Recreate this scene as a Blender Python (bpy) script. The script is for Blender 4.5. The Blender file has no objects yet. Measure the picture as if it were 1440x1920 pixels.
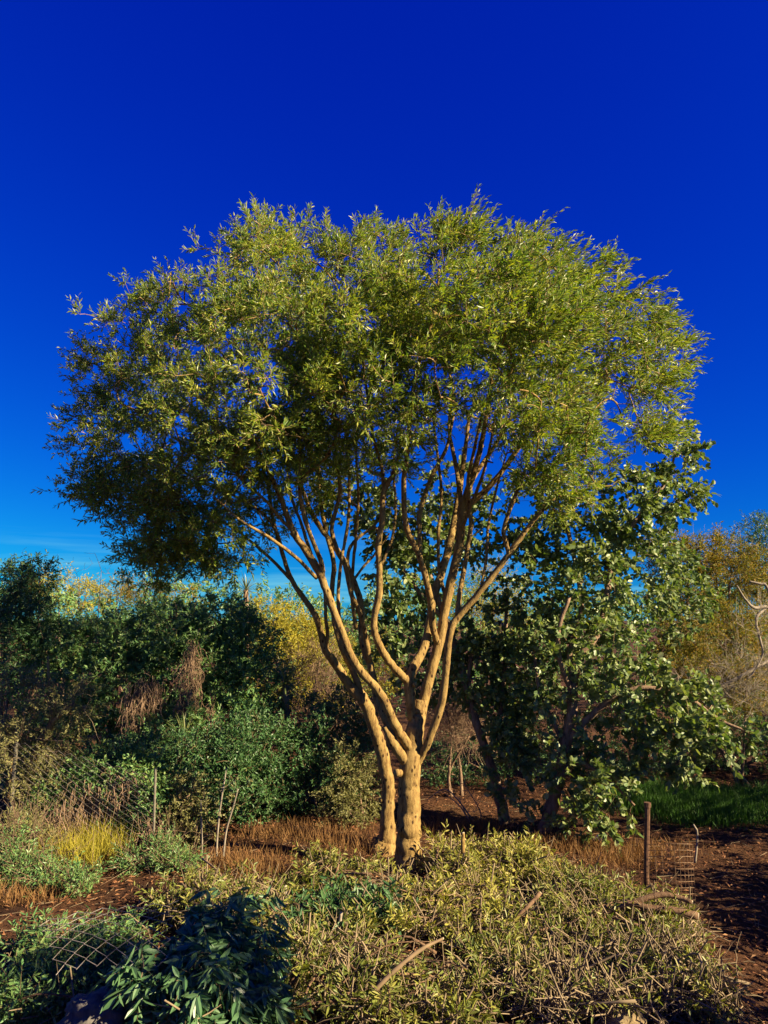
import bpy, math, random
import numpy as np
from mathutils import Matrix, Vector
from mathutils import noise as mnoise

R = math.radians
scene = bpy.context.scene
COL = scene.collection
rng = np.random.default_rng(7)

# ------------------------------------------------------------------ camera
F, TH, CZ = 1386.0, R(8.2), 2.53           # focal length in photo pixels, upward pitch, eye height
cam = bpy.data.cameras.new('camera')
cam.sensor_fit = 'VERTICAL'; cam.sensor_height = 36.0
cam.lens = 36.0 * F / 1920.0
cam.clip_start = 0.05; cam.clip_end = 2000.0
camo = bpy.data.objects.new('camera', cam); COL.objects.link(camo)
camo.location = (0, 0, CZ); camo.rotation_euler = (math.pi / 2 + TH, 0, 0)
scene.camera = camo

# ------------------------------------------------------------------ world, sun, exposure
SUN_EL, SUN_AZ = R(27), R(113)             # azimuth clockwise from +Y (behind the camera, to the right)
world = bpy.data.worlds.new('World'); scene.world = world; world.use_nodes = True
wt = world.node_tree; bg = wt.nodes['Background']
sky = wt.nodes.new('ShaderNodeTexSky'); sky.sky_type = 'NISHITA'; sky.sun_disc = False
sky.sun_elevation = SUN_EL; sky.sun_rotation = SUN_AZ
sky.altitude = 0; sky.air_density = 1; sky.dust_density = 0; sky.ozone_density = 8
sep = wt.nodes.new('ShaderNodeSeparateColor'); com = wt.nodes.new('ShaderNodeCombineColor')
wt.links.new(sky.outputs[0], sep.inputs[0])
for i, (p, a) in enumerate(((2.2, 0.08), (1.74, 0.60), (0.62, 0.575))):   # one even grade over the whole sky: deep polarised blue
    s = wt.nodes.new('ShaderNodeMath'); s.operation = 'MULTIPLY'; s.inputs[1].default_value = 0.1
    q = wt.nodes.new('ShaderNodeMath'); q.operation = 'POWER'; q.inputs[1].default_value = p
    m = wt.nodes.new('ShaderNodeMath'); m.operation = 'MULTIPLY'; m.inputs[1].default_value = a * 10
    wt.links.new(sep.outputs[i], s.inputs[0]); wt.links.new(s.outputs[0], q.inputs[0])
    wt.links.new(q.outputs[0], m.inputs[0]); wt.links.new(m.outputs[0], com.inputs[i])
tcw = wt.nodes.new('ShaderNodeTexCoord'); mpw = wt.nodes.new('ShaderNodeMapping'); mpw.inputs['Scale'].default_value = (2.2, 2.2, 38)
wt.links.new(tcw.outputs['Generated'], mpw.inputs[0])
nzw = wt.nodes.new('ShaderNodeTexNoise'); nzw.inputs['Scale'].default_value = 1.5; nzw.inputs['Detail'].default_value = 6; nzw.inputs['Roughness'].default_value = 0.6
wt.links.new(mpw.outputs[0], nzw.inputs['Vector'])
rw = wt.nodes.new('ShaderNodeMapRange'); rw.inputs[1].default_value = 0.46; rw.inputs[2].default_value = 0.75; wt.links.new(nzw.outputs[0], rw.inputs[0])
sxw = wt.nodes.new('ShaderNodeSeparateXYZ'); wt.links.new(tcw.outputs['Generated'], sxw.inputs[0])
zw = wt.nodes.new('ShaderNodeMapRange'); zw.inputs[1].default_value = 0.115; zw.inputs[2].default_value = 0.045; wt.links.new(sxw.outputs[2], zw.inputs[0])
fw_ = wt.nodes.new('ShaderNodeMath'); fw_.operation = 'MULTIPLY'; wt.links.new(rw.outputs[0], fw_.inputs[0]); wt.links.new(zw.outputs[0], fw_.inputs[1])
mw = wt.nodes.new('ShaderNodeMix'); mw.data_type = 'RGBA'; wt.links.new(fw_.outputs[0], mw.inputs[0]); wt.links.new(com.outputs[0], mw.inputs[6]); mw.inputs[7].default_value = (1.0, 3.4, 4.7, 1)
wt.links.new(mw.outputs[2], bg.inputs[0]); bg.inputs[1].default_value = 0.05

sun = bpy.data.lights.new('sun', 'SUN'); sun.energy = 5.0; sun.angle = R(0.5); sun.color = (1.0, 0.80, 0.52)
suno = bpy.data.objects.new('sun', sun); COL.objects.link(suno)
sdir = Vector((math.sin(SUN_AZ) * math.cos(SUN_EL), math.cos(SUN_AZ) * math.cos(SUN_EL), math.sin(SUN_EL)))
suno.rotation_euler = sdir.to_track_quat('Z', 'Y').to_euler(); suno.location = sdir * 40
scene.view_settings.view_transform = 'Standard'; scene.view_settings.look = 'None'
scene.view_settings.gamma = 1.0; scene.view_settings.use_curve_mapping = False
scene.view_settings.exposure = 1.8
scene.cycles.max_bounces = 5; scene.cycles.transparent_max_bounces = 4
scene.cycles.diffuse_bounces = 3; scene.cycles.glossy_bounces = 2; scene.cycles.transmission_bounces = 3
scene.cycles.sample_clamp_indirect = 6.0

# ------------------------------------------------------------------ helpers
def at(px, py, Y):
    """the point of the place that stands at depth Y along the photo's pixel (1440 x 1920)"""
    x = (px - 720) / F; y = (960 - py) / F
    d = np.array([x, math.cos(TH) - y * math.sin(TH), math.sin(TH) + y * math.cos(TH)])
    return np.array([0, 0, CZ]) + d * (Y / d[1])

def sstep(a, b, x):
    t = np.clip((x - a) / (b - a), 0, 1); return t * t * (3 - 2 * t)

def gz(x, y):
    """height of the ground"""
    x = np.asarray(x, float); y = np.asarray(y, float)
    near = np.exp(-((x / 30) ** 2 + ((y - 8) / 30) ** 2))
    z = (0.05 * np.sin(1.1 * x + 0.6) * np.cos(0.9 * y) + 0.03 * np.sin(2.3 * x - 1.7 * y) + 0.014 * np.sin(5.1 * x + 1) * np.sin(4.3 * y)) * near
    return z + 0.95 * (1 - sstep(0.6, 4.0, y)) * np.exp(-(x / 14) ** 2)

def norm(a):
    return a / np.maximum(np.linalg.norm(a, axis=-1, keepdims=True), 1e-9)

def tagit(o, label=None, cat=None, group=None, kind=None):
    if label: o['label'] = label
    if cat: o['category'] = cat
    if group: o['group'] = group
    if kind: o['kind'] = kind
    return o

def empty(name, loc, label, cat, group=None):
    o = bpy.data.objects.new(name, None); COL.objects.link(o); o.location = loc
    o.empty_display_size = 0.1
    return tagit(o, label, cat, group)

def link(name, me, parent=None, kind=None):
    o = bpy.data.objects.new(name, me); COL.objects.link(o)
    if parent is not None:
        o.parent = parent
        o.matrix_parent_inverse = Matrix.Translation(-Vector(ROOT(parent)))
    if kind: o['kind'] = kind
    return o

def ROOT(o):
    p = Vector((0, 0, 0))
    while o is not None:
        p = p + o.location; o = o.parent if o.parent else None
    return p

def mk(name, V, faces, mat, parent=None, smooth=True, kind=None):
    V = np.asarray(V, np.float32).reshape(-1, 3)
    faces = [np.asarray(f, np.int32) for f in faces if len(f)]
    me = bpy.data.meshes.new(name)
    me.vertices.add(len(V)); me.vertices.foreach_set('co', V.ravel())
    loops = np.concatenate([f.ravel() for f in faces])
    tot = np.concatenate([np.full(len(f), f.shape[1], np.int32) for f in faces])
    st = np.concatenate([[0], np.cumsum(tot)[:-1]]).astype(np.int32)
    me.loops.add(len(loops)); me.loops.foreach_set('vertex_index', loops)
    me.polygons.add(len(tot)); me.polygons.foreach_set('loop_start', st); me.polygons.foreach_set('loop_total', tot)
    me.polygons.foreach_set('use_smooth', np.full(len(tot), smooth, bool))
    me.update(calc_edges=True)
    me.materials.append(mat)
    return link(name, me, parent, kind)

def tubes(P, Rr, S=5, cap=True):
    """n tubes of K rings at once: P (n,K,3), Rr (n,K)"""
    P = np.asarray(P, float); Rr = np.asarray(Rr, float); n, K, _ = P.shape
    T = norm(np.gradient(P, axis=1))
    mt = np.abs(norm(P[:, -1] - P[:, 0])); ax = np.argmin(mt, axis=1)
    ref = np.eye(3)[ax][:, None, :]
    n1 = norm(np.cross(T, np.broadcast_to(ref, T.shape))); n2 = np.cross(T, n1)
    a = np.linspace(0, 2 * math.pi, S, endpoint=False)
    V = P[:, :, None, :] + Rr[:, :, None, None] * (np.cos(a)[None, None, :, None] * n1[:, :, None, :] + np.sin(a)[None, None, :, None] * n2[:, :, None, :])
    idx = np.arange(n * K * S).reshape(n, K, S); nx = np.roll(idx, -1, axis=2)
    Q = np.stack([idx[:, :-1], nx[:, :-1], nx[:, 1:], idx[:, 1:]], axis=-1).reshape(-1, 4)
    fs = [Q]
    if cap: fs += [idx[:, 0, ::-1], idx[:, -1]]
    return V.reshape(-1, 3), fs

class Batch:
    def __init__(s): s.V = []; s.F = {}; s.n = 0
    def add(s, V, fs):
        for f in fs:
            if len(f): s.F.setdefault(f.shape[1], []).append(f + s.n)
        s.V.append(V); s.n += len(V)
    def build(s, name, mat, parent=None, smooth=True, kind=None):
        if not s.n: return None
        return mk(name, np.concatenate(s.V), [np.concatenate(f) for f in s.F.values()], mat, parent, smooth, kind)

def cat_rom(P, n):
    P = np.asarray(P, float)
    if len(P) == 2: return P[0] + (P[1] - P[0]) * np.linspace(0, 1, n)[:, None]
    E = np.vstack([2 * P[0] - P[1], P, 2 * P[-1] - P[-2]])
    t = np.linspace(0, len(P) - 1 - 1e-6, n); i = t.astype(int); u = (t - i)[:, None]
    a, b, c, d = E[i], E[i + 1], E[i + 2], E[i + 3]
    return 0.5 * (2 * b + (c - a) * u + (2 * a - 5 * b + 4 * c - d) * u ** 2 + (3 * b - a - 3 * c + d) * u ** 3)

def limb(parent, name, pts, rpx, mat, S=10, wob=0.03, per=5):
    """one limb along photo points (px, py, depth) with radii in photo pixels; returns its rings"""
    W = np.array([at(*p) for p in pts]); r = np.array([q * p[2] / F for q, p in zip(rpx, pts)])
    n = per * (len(pts) - 1) + 1
    P = cat_rom(W, n); rr = np.interp(np.linspace(0, len(pts) - 1, n), np.arange(len(pts)), r)
    P[1:-1] += rng.normal(0, 0.06, (n - 2, 3)) * rr[1:-1, None]
    rr = rr * (1 + rng.normal(0, wob, n))
    V, fs = tubes(P[None], rr[None], S)
    V = V + rng.normal(0, 0.035, V.shape) * np.repeat(rr, S)[:, None]
    mk(name, V, fs, mat, parent)
    return P, rr

def sample_clusters(clusters, n, shell=0.55, flat=False):
    """n points spread through ellipsoids (px, py, depth, rx px, ry px, rd m[, weight]); also the outward direction at each"""
    C = np.array([at(c[0], c[1], c[2]) for c in clusters])
    Rd = np.array([[c[3] * c[2] / F, c[5], c[4] * c[2] / F] for c in clusters])
    w = np.prod(Rd, axis=1) ** 0.62 * np.array([c[6] if len(c) > 6 else 1.0 for c in clusters])
    k = rng.choice(len(clusters), n, p=w / w.sum())
    d = norm(rng.normal(size=(n, 3)))
    r = (shell ** 3 + (1 - shell ** 3) * rng.random(n)) ** (1 / 3)
    P = C[k] + d * Rd[k] * r[:, None]
    o = norm(d / Rd[k])
    g = gz(P[:, 0], P[:, 1])
    low = P[:, 2] < g + 0.04
    P[low, 2] = g[low] + 0.04 + rng.random(low.sum()) * 0.12
    return P, o

def grow(nodes, nrad, A, r0, r1, K=5, up=0.25, sag=0.0):
    """join each attractor to the nearest limb with a curved branch, nearest first"""
    N = np.asarray(nodes, float); NR = np.asarray(nrad, float)
    cap = len(N) + len(A) * (K - 1)
    B = np.empty((cap, 3)); BR = np.empty(cap); m = len(N); B[:m] = N; BR[:m] = NR
    d0 = np.array([np.min(np.sum((N - a) ** 2, axis=1)) for a in A])
    order = np.argsort(d0)
    P = np.empty((len(A), K, 3)); RR = np.empty((len(A), K)); t = np.linspace(0, 1, K)
    for i in order:
        a = A[i]; dd = B[:m] - a
        s = np.sum(dd * dd, axis=1) + np.where(dd[:, 2] > 0, dd[:, 2] ** 2 * 2.5, 0)
        j = int(np.argmin(s)); b = B[j]; L = math.sqrt(s[j]) + 1e-6
        c = b * 0.45 + a * 0.55 + np.array([0, 0, up * L]) + rng.normal(0, 0.09 * L, 3)
        Q = ((1 - t) ** 2)[:, None] * b + (2 * t * (1 - t))[:, None] * c + (t ** 2)[:, None] * a
        Q[:, 2] -= sag * L * t * t
        P[i] = Q
        rb = min(BR[j] * 0.8, r0 * (0.45 + 0.55 * min(1, L / 0.8)))
        RR[i] = np.maximum(rb + (r1 - rb) * t, r1)
        B[m:m + K - 1] = Q[1:]; BR[m:m + K - 1] = RR[i][1:]; m += K - 1
    return P, RR, B[:m], BR[:m]

UP = np.array([0, 0, 1.0])

def sprays(T, O, k, m, tl, L, W, spread=0.75, wind=(0, 0, 0), droop=0.1, upb=0.5, turn=0.8, gl=1.0):
    """k leafy twiglets at each tip, m leaves on each; returns leaf arrays and twiglet ends"""
    n = len(T); wind = np.asarray(wind, float)
    d = norm(O[:, None, :] * 0.8 + rng.normal(0, spread, (n, k, 3)) + UP * 0.15 + wind)
    tl = tl * rng.uniform(0.6, 1.3, (n, k, 1))
    t = np.linspace(0.12, 1, m)[None, None, :] + rng.uniform(-0.05, 0.05, (n, k, m))
    base = T[:, None, :] + rng.normal(0, 0.02, (n, k, 3))
    p = base[:, :, None, :] + d[:, :, None, :] * tl[..., None] * t[..., None]
    p = p + (wind - UP * droop) * (tl[..., None] * t[..., None] ** 2) * 0.45
    pe = norm(np.cross(d[:, :, None, :], rng.normal(size=(n, k, m, 3))))
    D = norm(d[:, :, None, :] * 0.7 + pe * turn + wind * 0.9 - UP * droop)
    Nn = rng.normal(0, 0.75, (n, k, m, 3)) + UP * upb
    Nn = norm(Nn - D * np.sum(Nn * D, axis=-1, keepdims=True))
    Ls = L * rng.uniform(0.6, 1.25, (n, k, m)); Ws = W * rng.uniform(0.75, 1.2, (n, k, m))
    tw = np.stack([base, p[:, :, -1, :]], axis=2).reshape(-1, 2, 3)
    return p.reshape(-1, 3), D.reshape(-1, 3), Nn.reshape(-1, 3), Ls.ravel(), Ws.ravel(), tw

def leaf_arrays(P, D, N, L, W, fold=0.35, curl=0.07, simple=False, round_=False):
    S = np.cross(D, N); n = len(P); L = L[:, None]; W = W[:, None] * 0.5
    cu = curl * L * N
    if simple:
        v = [P, P + D * L * 0.5 + S * W + N * W * fold, P + D * L - cu, P + D * L * 0.5 - S * W + N * W * fold]
        V = np.stack(v, axis=1).reshape(-1, 3); i = np.arange(n)[:, None] * 4
        return V, [np.concatenate([i + np.array([0, 2, 1]), i + np.array([0, 3, 2])])]
    a, b, wb = (0.25, 0.72, 0.92) if round_ else (0.32, 0.68, 0.85)
    v = [P, P + D * L * a + S * W + N * W * fold, P + D * L * b + S * W * wb + N * W * fold - cu * 0.45, P + D * L - cu,
         P + D * L * b - S * W * wb + N * W * fold - cu * 0.45, P + D * L * a - S * W + N * W * fold]
    V = np.stack(v, axis=1).reshape(-1, 3); i = np.arange(n)[:, None] * 6
    return V, [np.concatenate([i + np.array([0, 3, 2, 1]), i + np.array([0, 5, 4, 3])])]

LEAF_MESH = {}
def foliage(parent, P, D, N, L, W, mat, parts=0, name='foliage', **kw):
    """the largest leaves in view as parts, the rest as one mass"""
    P = np.asarray(P); keep = np.ones(len(P), bool)
    if parts:
        dist = np.linalg.norm(P - np.array([0, 0, CZ]), axis=1)
        c, s = math.cos(TH), math.sin(TH)
        fw = P[:, 1] * c + (P[:, 2] - CZ) * s; upv = -P[:, 1] * s + (P[:, 2] - CZ) * c
        inside = (np.abs(P[:, 0] / fw) < 0.5) & (np.abs(upv / fw) < 0.67)
        facing = np.abs(np.sum(N * norm(P - np.array([0, 0, CZ])), axis=1))
        score = np.where(inside, L * (0.3 + facing) / dist ** 1.6, 0)
        pick = np.argsort(-score)[:parts]; keep[pick] = False
        key = (mat.name, round(kw.get('fold', 0.35), 2), round(float(W.mean() / L.mean()), 2), kw.get('round_', False))
        if key not in LEAF_MESH:
            kw2 = dict(kw); kw2['simple'] = False
            v, fs = leaf_arrays(np.zeros((1, 3)), np.array([[1., 0, 0]]), np.array([[0, 0, 1.]]), np.array([1.]), np.array([W.mean() / L.mean()]), **kw2)
            o = mk('leaf', v, fs, mat, None, False); LEAF_MESH[key] = o.data
            bpy.data.objects.remove(o)
        root = Vector(ROOT(parent)); inv = Matrix.Translation(-root)
        for i in pick:
            o = bpy.data.objects.new('leaf', LEAF_MESH[key]); COL.objects.link(o); o.parent = parent
            o.matrix_parent_inverse = inv
            x = Vector(D[i]); z = Vector(N[i]); y = z.cross(x)
            Mx = Matrix((x, y, z)).transposed().to_4x4(); l = float(L[i])
            o.matrix_basis = Matrix.Translation(Vector(P[i])) @ Mx @ Matrix.Diagonal((l, l, l, 1))
    V, fs = leaf_arrays(P[keep], D[keep], N[keep], L[keep], W[keep], **kw)
    return mk(name, V, fs, mat, parent, False, 'stuff')

# ------------------------------------------------------------------ materials
def newmat(name):
    m = bpy.data.materials.new(name); m.use_nodes = True; nt = m.node_tree
    return m, nt, nt.nodes['Principled BSDF'], nt.nodes['Material Output']

def ramp(nt, cols, pos=None):
    r = nt.nodes.new('ShaderNodeValToRGB'); e = r.color_ramp.elements
    pos = pos or [i / (len(cols) - 1) for i in range(len(cols))]
    while len(e) < len(cols): e.new(0.5)
    for i, c in enumerate(cols):
        e[i].position = pos[i]; e[i].color = (*c, 1)
    return r

def leaf_mat(name, cols, rough=0.5, spec=0.35, trans=0.3, tcol=None):
    m, nt, b, out = newmat(name); lk = nt.links.new
    g = nt.nodes.new('ShaderNodeNewGeometry'); oi = nt.nodes.new('ShaderNodeObjectInfo')
    ad = nt.nodes.new('ShaderNodeMath'); ad.operation = 'ADD'
    fr = nt.nodes.new('ShaderNodeMath'); fr.operation = 'FRACT'
    lk(g.outputs['Random Per Island'], ad.inputs[0]); lk(oi.outputs['Random'], ad.inputs[1]); lk(ad.outputs[0], fr.inputs[0])
    no = nt.nodes.new('ShaderNodeTexNoise'); no.inputs['Scale'].default_value = 1.6; no.inputs['Detail'].default_value = 2
    lk(g.outputs['Position'], no.inputs['Vector'])
    mi = nt.nodes.new('ShaderNodeMath'); mi.operation = 'MULTIPLY_ADD'; mi.inputs[1].default_value = 0.55
    mn = nt.nodes.new('ShaderNodeMath'); mn.operation = 'MULTIPLY'; mn.inputs[1].default_value = 0.45
    lk(no.outputs[0], mn.inputs[0]); lk(fr.outputs[0], mi.inputs[0]); lk(mn.outputs[0], mi.inputs[2])
    r = ramp(nt, cols); lk(mi.outputs[0], r.inputs[0])
    lk(r.outputs[0], b.inputs['Base Color'])
    b.inputs['Roughness'].default_value = rough; b.inputs['Specular IOR Level'].default_value = spec
    t = nt.nodes.new('ShaderNodeBsdfTranslucent')
    mu = nt.nodes.new('ShaderNodeMix'); mu.data_type = 'RGBA'; mu.blend_type = 'MULTIPLY'; mu.inputs[0].default_value = 1
    lk(r.outputs[0], mu.inputs[6]); mu.inputs[7].default_value = (*(tcol or (1.5, 1.6, 0.5)), 1)
    lk(mu.outputs[2], t.inputs[0])
    ms = nt.nodes.new('ShaderNodeMixShader'); ms.inputs[0].default_value = trans
    lk(b.outputs[0], ms.inputs[1]); lk(t.outputs[0], ms.inputs[2]); lk(ms.outputs[0], out.inputs[0])
    return m

def bark_mat(name, c1, c2, c3, scale=26, bump=0.9, spots=True, rough=0.85):
    m, nt, b, out = newmat(name); lk = nt.links.new
    tc = nt.nodes.new('ShaderNodeNewGeometry')
    mp = nt.nodes.new('ShaderNodeMapping'); mp.inputs['Scale'].default_value = (1, 1, 0.28); lk(tc.outputs['Position'], mp.inputs[0])
    n1 = nt.nodes.new('ShaderNodeTexNoise'); n1.inputs['Scale'].default_value = scale; n1.inputs['Detail'].default_value = 10; n1.inputs['Roughness'].default_value = 0.75
    lk(mp.outputs[0], n1.inputs['Vector'])
    r = ramp(nt, [c3, c1, c2], [0.36, 0.5, 0.66]); lk(n1.outputs[0], r.inputs[0])
    col = r.outputs[0]; hgt = n1.outputs[0]
    if spots:
        vo = nt.nodes.new('ShaderNodeTexVoronoi'); vo.inputs['Scale'].default_value = 17; vo.inputs['Randomness'].default_value = 1
        mp2 = nt.nodes.new('ShaderNodeMapping'); mp2.inputs['Scale'].default_value = (1, 1, 0.55); lk(tc.outputs['Position'], mp2.inputs[0]); lk(mp2.outputs[0], vo.inputs['Vector'])
        sr = ramp(nt, [(0, 0, 0), (1, 1, 1)], [0.13, 0.24]); lk(vo.outputs['Distance'], sr.inputs[0])
        mx = nt.nodes.new('ShaderNodeMix'); mx.data_type = 'RGBA'
        lk(sr.outputs[0], mx.inputs[0]); mx.inputs[6].default_value = (c3[0] * 0.35, c3[1] * 0.3, c3[2] * 0.3, 1); lk(col, mx.inputs[7]); col = mx.outputs[2]
    lk(col, b.inputs['Base Color'])
    bp = nt.nodes.new('ShaderNodeBump'); bp.inputs['Strength'].default_value = bump; bp.inputs['Distance'].default_value = 0.02
    lk(hgt, bp.inputs['Height']); lk(bp.outputs[0], b.inputs['Normal'])
    b.inputs['Roughness'].default_value = rough; b.inputs['Specular IOR Level'].default_value = 0.2
    return m

def flat_mat(name, col, rough=0.8, metal=0.0, var=0.25, scale=30):
    m, nt, b, out = newmat(name); lk = nt.links.new
    g = nt.nodes.new('ShaderNodeNewGeometry'); n = nt.nodes.new('ShaderNodeTexNoise'); n.inputs['Scale'].default_value = scale; n.inputs['Detail'].default_value = 5
    lk(g.outputs['Position'], n.inputs['Vector'])
    r = ramp(nt, [tuple(c * (1 - var) for c in col), tuple(min(1, c * (1 + var)) for c in col)], [0.35, 0.65]); lk(n.outputs[0], r.inputs[0])
    lk(r.outputs[0], b.inputs['Base Color']); b.inputs['Roughness'].default_value = rough; b.inputs['Metallic'].default_value = metal
    b.inputs['Specular IOR Level'].default_value = 0.25
    return m

M_BARK = bark_mat('pale_ochre_bark', (0.235, 0.155, 0.05), (0.32, 0.222, 0.078), (0.095, 0.05, 0.018))
M_BARK2 = bark_mat('grey_brown_bark', (0.20, 0.135, 0.085), (0.30, 0.21, 0.14), (0.08, 0.05, 0.035), spots=False)
M_CUT = flat_mat('pale_cut_wood', (0.36, 0.31, 0.21), 0.7, var=0.12)
M_TWIG = flat_mat('tan_twig', (0.17, 0.12, 0.065), 0.85, scale=8)
M_STEM = flat_mat('pale_young_stem', (0.25, 0.17, 0.07), 0.85, scale=8)
M_DRY = flat_mat('dry_grey_twig', (0.19, 0.145, 0.085), 0.85, scale=6)
M_DEAD = flat_mat('dead_vine', (0.20, 0.135, 0.085), 0.9, scale=7)
M_PALE = flat_mat('bleached_limb', (0.21, 0.18, 0.135), 0.85, scale=9)
M_LOG = bark_mat('log_bark', (0.15, 0.09, 0.05), (0.21, 0.14, 0.08), (0.05, 0.03, 0.018), spots=False)
M_WIRE = flat_mat('galvanised_wire', (0.30, 0.27, 0.23), 0.5, 0.55, scale=12)
M_RUST = flat_mat('rusty_steel', (0.10, 0.055, 0.032), 0.8, 0.2, 0.4, 40)
M_RUSTW = flat_mat('rusty_wire', (0.17, 0.11, 0.065), 0.8, 0.1, 0.35, 25)
M_POST = flat_mat('weathered_post', (0.13, 0.12, 0.09), 0.8)
M_ROCK = bark_mat('grey_rock', (0.09, 0.085, 0.075), (0.14, 0.13, 0.115), (0.04, 0.038, 0.034), scale=7, spots=False)
M_ROCK2 = bark_mat('sandstone_rock', (0.22, 0.165, 0.085), (0.28, 0.22, 0.12), (0.12, 0.085, 0.045), scale=9, spots=False)
M_WHITE = flat_mat('white_plastic', (0.75, 0.75, 0.75), 0.5, var=0.08)

L_MAIN = leaf_mat('willowy_leaf', [(0.035, 0.11, 0.024), (0.11, 0.19, 0.03), (0.25, 0.285, 0.036), (0.48, 0.43, 0.06)], 0.42, 0.42, 0.38)
L_CAROB = leaf_mat('glossy_round_leaf', [(0.04, 0.09, 0.026), (0.09, 0.15, 0.045), (0.17, 0.215, 0.075), (0.33, 0.34, 0.16)], 0.46, 0.42, 0.25)
L_CUT = leaf_mat('cut_branch_leaf', [(0.07, 0.115, 0.02), (0.13, 0.165, 0.028), (0.22, 0.22, 0.042), (0.34, 0.3, 0.075)], 0.5, 0.4, 0.25)
L_CUT_LIT = leaf_mat('sunlit_cut_leaf', [(0.1, 0.14, 0.022), (0.19, 0.21, 0.034), (0.31, 0.285, 0.055), (0.44, 0.38, 0.1)], 0.5, 0.4, 0.25)  # lighter, yellower copy of the cut-branch leaf: sunlit highlights put into its colour
L_DARK = leaf_mat('blue_green_leaf', [(0.04, 0.11, 0.045), (0.07, 0.15, 0.06), (0.11, 0.19, 0.08)], 0.38, 0.5, 0.2, (0.8, 1.4, 0.8))
L_HEDGE = leaf_mat('hedge_leaf', [(0.04, 0.13, 0.045), (0.085, 0.19, 0.06), (0.14, 0.23, 0.065), (0.21, 0.25, 0.06)], 0.45, 0.4, 0.22)
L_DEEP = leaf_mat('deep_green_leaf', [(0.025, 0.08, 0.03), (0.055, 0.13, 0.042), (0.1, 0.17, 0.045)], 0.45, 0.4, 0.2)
L_YEL = leaf_mat('yellow_green_leaf', [(0.2, 0.2, 0.026), (0.31, 0.28, 0.034), (0.42, 0.34, 0.045)], 0.6, 0.2, 0.3)
L_GOLD = leaf_mat('golden_flowering_leaf', [(0.06, 0.1, 0.018), (0.11, 0.13, 0.02), (0.24, 0.17, 0.02), (0.42, 0.21, 0.018)], 0.6, 0.2, 0.25)
L_LITE = leaf_mat('light_shrub_leaf', [(0.10, 0.11, 0.035), (0.16, 0.16, 0.055), (0.23, 0.21, 0.085)], 0.55, 0.3, 0.25)
L_YUC = leaf_mat('yucca_leaf', [(0.07, 0.105, 0.03), (0.13, 0.155, 0.05), (0.2, 0.2, 0.08)], 0.4, 0.5, 0.12)
L_GRASS = leaf_mat('lawn_blade', [(0.03, 0.09, 0.012), (0.05, 0.13, 0.018), (0.07, 0.16, 0.025)], 0.55, 0.3, 0.25)
L_DGRASS = leaf_mat('dry_grass_blade', [(0.15, 0.075, 0.026), (0.21, 0.115, 0.04), (0.27, 0.17, 0.07)], 0.7, 0.2, 0.25, (1.1, 1.0, 0.7))
L_LITTER = leaf_mat('fallen_leaf', [(0.09, 0.034, 0.016), (0.16, 0.068, 0.03), (0.23, 0.115, 0.05), (0.3, 0.2, 0.105)], 0.8, 0.2, 0.1, (1, 1, 1))
L_DRYLF = leaf_mat('dried_leaf', [(0.12, 0.08, 0.045), (0.18, 0.125, 0.075), (0.25, 0.18, 0.115)], 0.8, 0.2, 0.12, (1, 1, 1))

def ground_mat():
    m, nt, b, out = newmat('leaf_litter_soil'); lk = nt.links.new
    g = nt.nodes.new('ShaderNodeNewGeometry')
    n1 = nt.nodes.new('ShaderNodeTexNoise'); n1.inputs['Scale'].default_value = 1.1; n1.inputs['Detail'].default_value = 6
    n2 = nt.nodes.new('ShaderNodeTexNoise'); n2.inputs['Scale'].default_value = 26; n2.inputs['Detail'].default_value = 8; n2.inputs['Roughness'].default_value = 0.7
    for n in (n1, n2): lk(g.outputs['Position'], n.inputs['Vector'])
    r1 = ramp(nt, [(0.042, 0.023, 0.014), (0.08, 0.038, 0.019), (0.105, 0.057, 0.026)], [0.3, 0.5, 0.7]); lk(n1.outputs[0], r1.inputs[0])
    r2 = ramp(nt, [(0.35, 0.3, 0.3), (1, 1, 1), (1.5, 1.4, 1.3)], [0.33, 0.55, 0.75]); lk(n2.outputs[0], r2.inputs[0])
    mx = nt.nodes.new('ShaderNodeMix'); mx.data_type = 'RGBA'; mx.blend_type = 'MULTIPLY'; mx.inputs[0].default_value = 1
    lk(r1.outputs[0], mx.inputs[6]); lk(r2.outputs[0], mx.inputs[7]); lk(mx.outputs[2], b.inputs['Base Color'])
    bp = nt.nodes.new('ShaderNodeBump'); bp.inputs['Strength'].default_value = 0.9; bp.inputs['Distance'].default_value = 0.05
    lk(n2.outputs[0], bp.inputs['Height']); lk(bp.outputs[0], b.inputs['Normal']); b.inputs['Roughness'].default_value = 0.95
    b.inputs['Specular IOR Level'].default_value = 0.1
    return m

# ------------------------------------------------------------------ ground
def axis(lo, hi, step, far):
    a = np.arange(lo, hi + 1e-6, step); e = [15, 25, 45, 90, 200, 500, far]
    return np.concatenate([[lo - q for q in e[::-1]], a, [hi + q for q in e]])
gx, gy = axis(-12, 12, 0.16, 900), axis(-3, 30, 0.16, 900)
X, Yg = np.meshgrid(gx, gy); Z = gz(X, Yg)
nz = rng.normal(0, 0.008, Z.shape); Z = Z + nz * (np.abs(X) < 11)
idx = np.arange(X.size).reshape(X.shape)
Q = np.stack([idx[:-1, :-1], idx[:-1, 1:], idx[1:, 1:], idx[1:, :-1]], -1).reshape(-1, 4)
gr = mk('ground', np.stack([X, Yg, Z], -1).reshape(-1, 3), [Q], ground_mat()); gr['kind'] = 'structure'

# ------------------------------------------------------------------ generic plant builder
def spread_tubes(parent, P, Rr, mat, S=4, name='twigs'):
    V, fs = tubes(P, Rr, S, cap=False)
    return mk(name, V, fs, mat, parent, True, 'stuff')

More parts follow.
